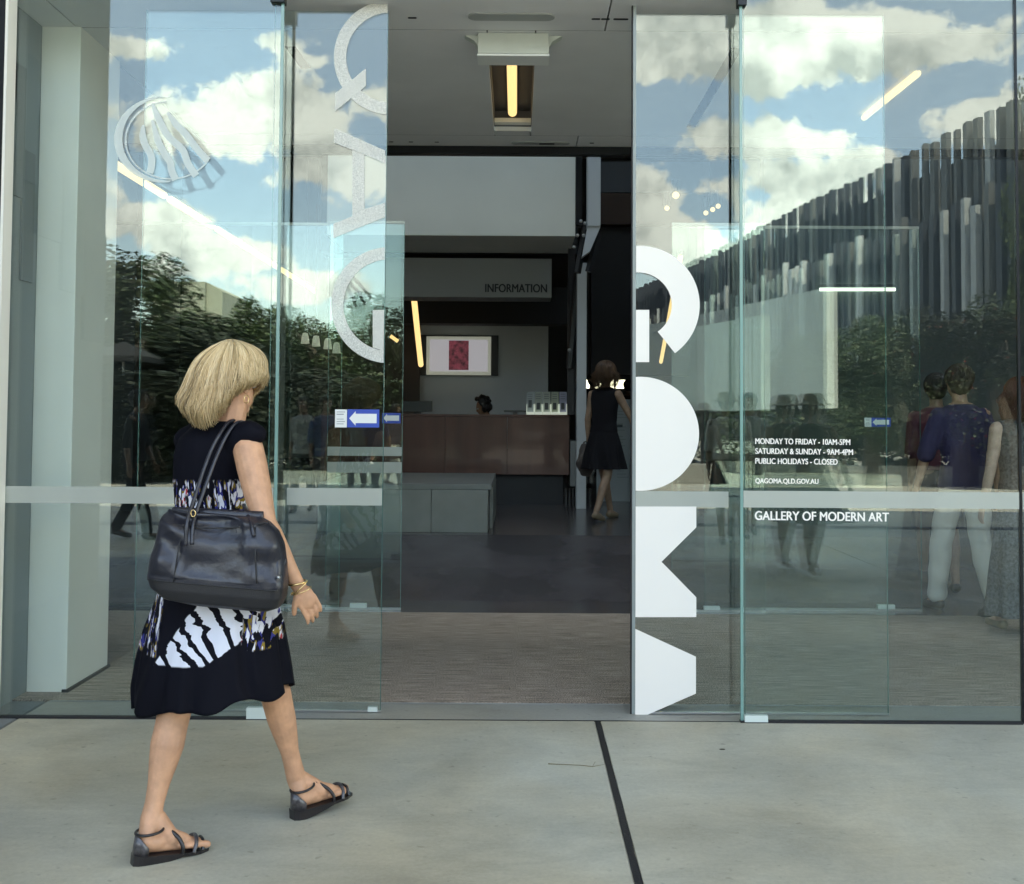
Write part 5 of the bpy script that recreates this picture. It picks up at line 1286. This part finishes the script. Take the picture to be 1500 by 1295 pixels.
# ---- sandals
slm = mat('sandal_black', (.012,.010,.012), .35, coat=.2); slg = mat('sandal_snake', (.06,.055,.06), .3, noise_amt=.6, scale=90, coat=.4)
def sandal(F, heel, toe, ank, side, cross):
    fd, lt, nu, L = F; sd = thing('x', 'x', 'x'); bpy.data.objects.remove(sd)
    s = obj('sandal', bmesh.new(), slm, t)
    bpy.data.objects.remove(s)
    # sole and wedge
    bm = bmesh.new(); rows = []; n = 16
    for i in range(n+1):
        v = i/n; c = heel+fd*(-.018+v*(L+.012)); wd = .030+.012*math.sin(min(1, v*1.15)*math.pi*.75)-(.020*max(0, v-.86)/.14) - (.012*max(0, .08-v)/.08)
        top_ = c+nu*(.0); th_ = .012 + (.030*(1-v/.62)**.8 if v < .62 else 0)
        rows.append([bm.verts.new(top_+lt*wd), bm.verts.new(top_-lt*wd), bm.verts.new(top_-lt*wd*.9-nu*(th_)), bm.verts.new(top_+lt*wd*.9-nu*(th_))])
    for A, Bq in zip(rows[:-1], rows[1:]):
        for k in range(4): bm.faces.new((A[k], A[(k+1) % 4], Bq[(k+1) % 4], Bq[k]))
    bm.faces.new(rows[0]); bm.faces.new(rows[-1][::-1])
    zmin = min(v_.co.z for v_ in bm.verts)
    so = obj('sandal', bm, slm, t)
    # heel counter
    bm = bmesh.new(); A, C = [], []
    for k in range(15):
        a_ = math.pi*(.5+k/14) ; r_ = .034
        hgt = .062*(.35+.65*math.sin(math.pi*k/14))
        p = heel+fd*(.022)+fd*math.cos(a_)*.042+lt*math.sin(a_)*r_
        A.append(bm.verts.new(p+nu*.0)); C.append(bm.verts.new(p-fd*math.cos(a_)*.004+nu*hgt))
    for i in range(14): bm.faces.new((A[i], A[i+1], C[i+1], C[i]))
    o = obj('heel_counter', bm, slg, so, True); m_ = o.modifiers.new('t', 'SOLIDIFY'); m_.thickness = .004
    # ankle strap
    def strap(pts, r_=.0045, m=slm, nme='strap'):
        q = []
        P_ = [Vector(p) for p in pts]
        for i in range(len(P_)-1):
            for s_ in range(5):
                u_ = s_/5; p0 = P_[max(i-1, 0)]; p1 = P_[i]; p2 = P_[i+1]; p3 = P_[min(i+2, len(P_)-1)]
                q.append(.5*((2*p1)+(-p0+p2)*u_+(2*p0-5*p1+4*p2-p3)*u_*u_+(-p0+3*p1-3*p2+p3)*u_**3))
        q.append(P_[-1]); bm = bmesh.new(); tube(bm, q, r_, 8); obj(nme, bm, m, so, True)
    ac = heel+nu*.066+fd*.026
    strap([ac+fd*math.cos(a_)*.041+lt*math.sin(a_)*.038+nu*(.006*math.cos(a_)) for a_ in [math.pi+2*math.pi*k/16 for k in range(17)]], .0045)
    fr = ac+fd*.046+nu*.004
    mid = heel+fd*L*.45
    for sg in (1, -1):
        strap([fr-lt*sg*.012, heel+fd*L*.38+nu*.066+lt*sg*.006, heel+fd*L*.50+nu*.045+lt*sg*.030, heel+fd*L*.56+nu*.018+lt*sg*.043, heel+fd*L*.56-nu*.002+lt*sg*.040], .0062)
    strap([heel+fd*L*.72+lt*.044-nu*.002, heel+fd*L*.75+lt*.032+nu*.026, heel+fd*L*.78+nu*.038, heel+fd*L*.76-lt*.032+nu*.026, heel+fd*L*.72-lt*.044-nu*.002], .0065, slg)
    strap([heel+fd*L*.86+lt*.038-nu*.002, heel+fd*L*.87+lt*.02+nu*.024, heel+fd*L*.875+nu*.028, heel+fd*L*.87-lt*.02+nu*.024, heel+fd*L*.86-lt*.034-nu*.002], .005)
    return zmin, so
sandal(FR, hR, tR, ankR, -1, 1); sandal(FL, hL, tL, ankL, 1, 1)

# ---- jewellery
gold = mat('gold', (.80,.58,.28), .2, metal=1)
def bracelet(c, d, r_, th_, nm='bracelet', tilt=0):
    d = d.normalized(); a_ = d.cross(Vector((0, 1, 0))).normalized(); b_ = d.cross(a_); a_ = (a_+d*tilt).normalized()
    bm = bmesh.new(); tube(bm, [c+a_*math.cos(k*math.pi/12)*r_+b_*math.sin(k*math.pi/12)*r_*.85 for k in range(24)], th_, 6, closed=True); obj(nm, bm, gold, t, True)
wd_ = (wr-el)
bracelet(wr-wd_.normalized()*.012, wd_, .032, .0032, tilt=.35); bracelet(wr+wd_.normalized()*.008, wd_, .034, .0022, tilt=-.25); bracelet(wr+wd_.normalized()*.018, wd_, .035, .0018, tilt=.15)
lat = hd.cross(Vector((-.55, .8, -.1))).normalized()
for o_ in (-.010, .010):
    bm = bmesh.new(); c = wr+hd*.083+lat*o_+Vector((-.006, .006, 0)); q1 = hd.cross(lat).normalized(); tube(bm, [c+lat*math.cos(k*math.pi/8)*.0095+q1*math.sin(k*math.pi/8)*.0095 for k in range(16)], .0018, 5, closed=True); obj('ring', bm, gold, t, True)
for sg in (-1, 1):
    e = hc+l*sg*.078-u*.055-f*.002; bm = bmesh.new(); tube(bm, [e+f*math.cos(k*math.pi/10)*.011+u*math.sin(k*math.pi/10)*.013 for k in range(20)], .0014, 5, closed=True); obj('earring', bm, gold, t, True)

# ---- hair: blonde bob swinging out at the back
hm = bpy.data.materials.new('blonde_hair'); hm.use_nodes = True; T = hm.node_tree; b = T.nodes['Principled BSDF']; b.inputs['Roughness'].default_value = .42; b.inputs['Specular IOR Level'].default_value = .5
ha = T.nodes.new('ShaderNodeAttribute'); ha.attribute_name = 'tone'; rp = T.nodes.new('ShaderNodeValToRGB')
rp.color_ramp.elements[0].position = 0; rp.color_ramp.elements[0].color = (.17,.105,.05,1); rp.color_ramp.elements[1].position = 1; rp.color_ramp.elements[1].color = (1.0,.82,.54,1)
e_ = rp.color_ramp.elements.new(.45); e_.color = (.70,.52,.28,1)
T.links.new(ha.outputs['Fac'], rp.inputs[0]); T.links.new(rp.outputs[0], b.inputs['Base Color'])
MAT['blonde_hair'] = hm
HC = Q(338, 548, 3.66)
ZB, ZJ, ZN = Q(0, 557, 3.66).z, Q(0, 590, 3.66).z, Q(0, 616, 3.66).z
TIPS = [(-1.01, 592), (-.75, 602), (-.5, 611), (-.2, 615), (.1, 607), (.32, 595), (.55, 572), (1.01, 556)]
def hair_pt(az, v, k=1.0):
    """az round the head from the face (0) ; v 0 crown .. 1 tip"""
    bk = (1-math.cos(az))/2          # 0 face .. 1 back
    zt = Q(338, 497, 3.66).z; 
    dx_ = f.x*math.cos(az)+l.x*math.sin(az); py_ = 557
    for (sa, pa), (sb, pb) in zip(TIPS[:-1], TIPS[1:]):
        if sa <= dx_ <= sb: py_ = pa+(pb-pa)*(dx_-sa)/(sb-sa)
    low = Q(0, py_, 3.66).z
    rx = .108+.010*math.sin(v*3.1)-.012*bk*(1-v)+ .080*bk**1.2*v**1.6+.014*bk*max(0, v-.7)/.3
    ry = .092+.010*v
    th = v*math.pi*.56
    if v < .62: rr = math.sin(min(th/.95/ (math.pi*.56*.62)*math.pi/2, math.pi/2))
    else: rr = 1.0 - .16*max(0, (v-.9)/.1)*(1 if bk > .25 else .2)
    zz = zt-(zt-low)*(1-math.cos(v*math.pi/2))**.80
    d = f*math.cos(az)*rx*rr + l*math.sin(az)*ry*rr*(1+.25*bk*v)
    c = Vector((HC.x, HC.y, 0)); return Vector((c.x+d.x*k, c.y+d.y*k, zz if k > .99 else zz-.004))
bm = bmesh.new(); rows = []
NA = 72
for j in range(26):
    v = .001+j/25*.985; rows.append([bm.verts.new(hair_pt(2*math.pi*k/NA, v, .965)) for k in range(NA)])
for A, Bq in zip(rows[:-1], rows[1:]):
    for k in range(NA): bm.faces.new((A[k], A[(k+1) % NA], Bq[(k+1) % NA], Bq[k]))
bm.faces.new(rows[0])
hb = obj('hair', bm, hm, t, True)
at_ = hb.data.attributes.new('tone', 'FLOAT', 'POINT')
for v_ in hb.data.vertices: at_.data[v_.index].value = .30+.25*noise.noise(v_.co*30)
md = hb.modifiers.new('thick', 'SOLIDIFY'); md.thickness = .006
r = random.Random(11); bm = bmesh.new(); tones = []
for i in range(5200):
    az = r.uniform(-math.pi, math.pi); v0 = r.uniform(0, .30) if r.random() < .75 else r.uniform(.3, .75)
    clump = noise.noise(Vector((math.cos(az)*5, math.sin(az)*5, 1)))*.5+noise.noise(Vector((math.cos(az)*16, math.sin(az)*16, 3)))*.35
    tone = .62+.95*clump+r.gauss(0, .15)  # highlight and shading contrast of the clumps put into strand colour
    v1 = .975+r.gauss(0, .075)+.05*clump; off = .97+abs(r.gauss(0, .030))+.03*max(0, clump)
    drift = r.gauss(0, .15)+.10*noise.noise(Vector((math.cos(az)*2, math.sin(az)*2, 8)))
    pts, rs = [], []
    fly = r.random() < .14
    for k in range(10):
        s_ = k/9; v = v0+(v1-v0)*s_; a2 = az+drift*s_*s_
        p = hair_pt(a2, min(v, 1.08), off+(.11*s_*s_ if fly else 0))
        p += Vector((noise.noise(Vector((az*9, v*4, 1))), noise.noise(Vector((az*9, v*4, 5))), 0))*(.010*v)
        if v > .93: p += Vector((-f.x, -f.y, 0))*(-.0)*1
        pts.append(p); rs.append(.0013*(1-.55*s_**3))
    n0 = len(bm.verts); tube(bm, pts, rs, 3); tones += [tone*(1-.25*(k//3)/9) for k in range(len(bm.verts)-n0)]  # colour darkens towards the tips, shading low in the bob put in
st = obj('hair_strands', bm, hm, hb, True); at_ = st.data.attributes.new('tone', 'FLOAT', 'POINT')
for i, v_ in enumerate(tones): at_.data[i].value = max(0, min(1, v_))
st['kind'] = 'stuff'

# ---- shoulder bag
t = thing('shoulder_bag', 'large black leather bag slung over the shoulder of the blonde woman', 'bag')
lea = mat('black_leather', (.014,.015,.024), .33, spec=.6, bump=.75, bscale=15, scale=40)
lea2 = mat('bag_base_leather', (.011,.011,.014), .42, spec=.5, bump=.12, bscale=260, scale=40)
DB = 3.36
# front silhouette by height: (py, left px, right px, half depth)
bp_ = [(895, 272, 388, .050), (888, 232, 402, .070), (872, 212, 409, .080), (855, 207, 411, .082), (845, 210, 411, .082), (820, 214, 410, .080), (795, 221, 406, .074), (775, 226, 398, .062), (762, 230, 386, .048), (755, 235, 374, .034)]
def bag_ring(i, n=96, rows=rows):
    py, a0, a1, hd_ = i; A_ = Q(a0, py, DB); C_ = Q(a1, py, DB); c = (A_+C_)/2; c.y = YD(DB)+.085; w_ = (C_.x-A_.x)/2; out_ = []
    for k in range(n):
        th = 2*math.pi*k/n; e = .42
        x_ = math.copysign(abs(math.cos(th))**e, math.cos(th))*w_; y_ = math.copysign(abs(math.sin(th))**e, math.sin(th))*hd_
        out_.append((c.x+x_, c.y+y_-.0, c.z + (-.030*x_/.22*.6)))
    return out_
fine = []
for j in range(60):
    k = j/59*(len(bp_)-1); i = min(int(k), len(bp_)-2); u_ = k-i; u_ = u_
    a_, c_ = bp_[i], bp_[i+1]; fine.append(tuple(a_[q]*(1-u_)+c_[q]*u_ for q in range(4)))
bm = bmesh.new(); rows = []
for j, i in enumerate(fine):
    vv_ = j/59; rw = []
    for k, p in enumerate(bag_ring(i)):
        p = Vector(p); c = Q((i[1]+i[2])/2, i[0], DB); xx = (p.x-c.x)
        fold = 0
        if vv_ > .36:
            m_ = min(1, (vv_-.36)/.2)
            fold = m_*(.040*noise.noise(Vector((xx*9+vv_*3, vv_*3.2, 2.))) + .016*noise.noise(Vector((xx*18, vv_*7, 6.))))
            fold += -.018*math.exp(-((xx-.01)/.06)**2)*max(0, math.sin((vv_-.5)*math.pi/.5))*m_     # sagging middle
            fold += .010*math.exp(-((xx+.095-(vv_-.5)*.06)/.010)**2)+.010*math.exp(-((xx-.100)/.010)**2)
        sgn = -1 if k > 48 else 1
        p.y += -abs(fold) if fold > 0 and sgn < 0 else (-fold if sgn < 0 else fold*.3)
        rw.append(bm.verts.new(p))
    rows.append(rw)
for A, Bq in zip(rows[:-1], rows[1:]):
    for k in range(96): bm.faces.new((A[k], A[(k+1) % 96], Bq[(k+1) % 96], Bq[k]))
bm.faces.new(rows[0][::-1]); bm.faces.new(rows[-1])
bag = obj('bag_body', bm, [lea, lea2], t, True)
ncut = 18
for i, p_ in enumerate(bag.data.polygons):
    if p_.center.z < Q(300, 0, DB).z: pass
zc_ = lambda x_: Q(300, 852, DB).z - (x_-Q(310, 852, DB).x)*.030/.22*.6
for p_ in bag.data.polygons:
    if p_.center.z < zc_(p_.center.x) - .012: p_.material_index = 1
# piping along the base seam, vertical seams, top edge
def path_on_bag(pts, r_, nm, m=lea2):
    bm = bmesh.new(); tube(bm, pts, r_, 6); obj(nm, bm, m, t, True)
yf = YD(DB)+.085
path_on_bag([Vector((Q(px, 856, DB).x, yf-.083+.02*((px-309)/104)**8, zc_(Q(px, 856, DB).x)-.012)) for px in range(214, 408, 6)], .0028, 'piping')
for pxa, pxb in ((266, 254), (372, 376)):
    path_on_bag([Vector((Q(pxa+(pxb-pxa)*k/10, 770+8.2*k, DB).x, yf-.066-.019*min(1, k/5), Q(300, 770+8.2*k, DB).z-.004)) for k in range(11)], .0022, 'seam')
path_on_bag([Vector((Q(px, 766, DB).x, yf-.060+.02*((px-318)/76)**6, Q(px, 768+7*math.sin((px-250)/130*math.pi), DB).z)) for px in range(246, 392, 6)], .0030, 'flap_edge')
bm = bmesh.new(); 
tube(bm, [Vector((Q(px, 757, DB).x, yf+.0, Q(px, 754+ (px-240)*.05, DB).z)) for px in range(240, 378, 8)], .011, 8, flat=1.6); obj('top_edge', bm, lea, t, True)
# side pockets
for px0, px1, py0, py1 in ((405, 414, 805, 884),):
    c = Q((px0+px1)/2, (py0+py1)/2, DB+.08); bm = bmesh.new(); ball(bm, c, (.020, .050, .082), sub=3); obj('side_pocket', bm, lea, t, True)
# handles over the shoulder
def strapb(pts, r_=.0062):
    P_ = [Vector(p) for p in pts]; q = []
    for i in range(len(P_)-1):
        for s_ in range(6):
            u_ = s_/6; p0 = P_[max(i-1, 0)]; p1 = P_[i]; p2 = P_[i+1]; p3 = P_[min(i+2, len(P_)-1)]
            q.append(.5*((2*p1)+(-p0+p2)*u_+(2*p0-5*p1+4*p2-p3)*u_*u_+(-p0+3*p1-3*p2+p3)*u_**3))
    q.append(P_[-1]); bm = bmesh.new(); tube(bm, q, r_, 8); obj('handle', bm, lea, t, True)
strapb([Q(272, 800, DB+.0), Q(274, 765, DB+.01), Q(283, 735, DB+.05), Q(305, 670, 3.485), Q(322, 636, 3.525), Q(337, 617.5, 3.58), Q(352, 619, 3.66), Q(352, 640, 3.76)])
strapb([Q(281, 798, DB+.0), Q(283, 768, DB+.02), Q(291, 740, DB+.06), Q(316, 672, 3.49), Q(333, 636, 3.53), Q(347, 619.5, 3.57), Q(360, 622, 3.66), Q(360, 645, 3.76)])
strapb([Q(372, 785, DB+.0), Q(368, 768, DB+.02), Q(362, 752, DB+.10), Q(357, 740, DB+.18)])
bm = bmesh.new(); tube(bm, [Q(283+math.cos(k*.52)*3.5, 752+math.sin(k*.52)*5, DB+.02) for k in range(12)], .0018, 5, closed=True); obj('buckle', bm, gold, t, True)
bm = bmesh.new(); ball(bm, Q(408, 846, DB+.02), .0055); obj('stud', bm, alu, t, True)

scene.cycles.use_adaptive_sampling = True
for m in bpy.data.meshes:
    pass
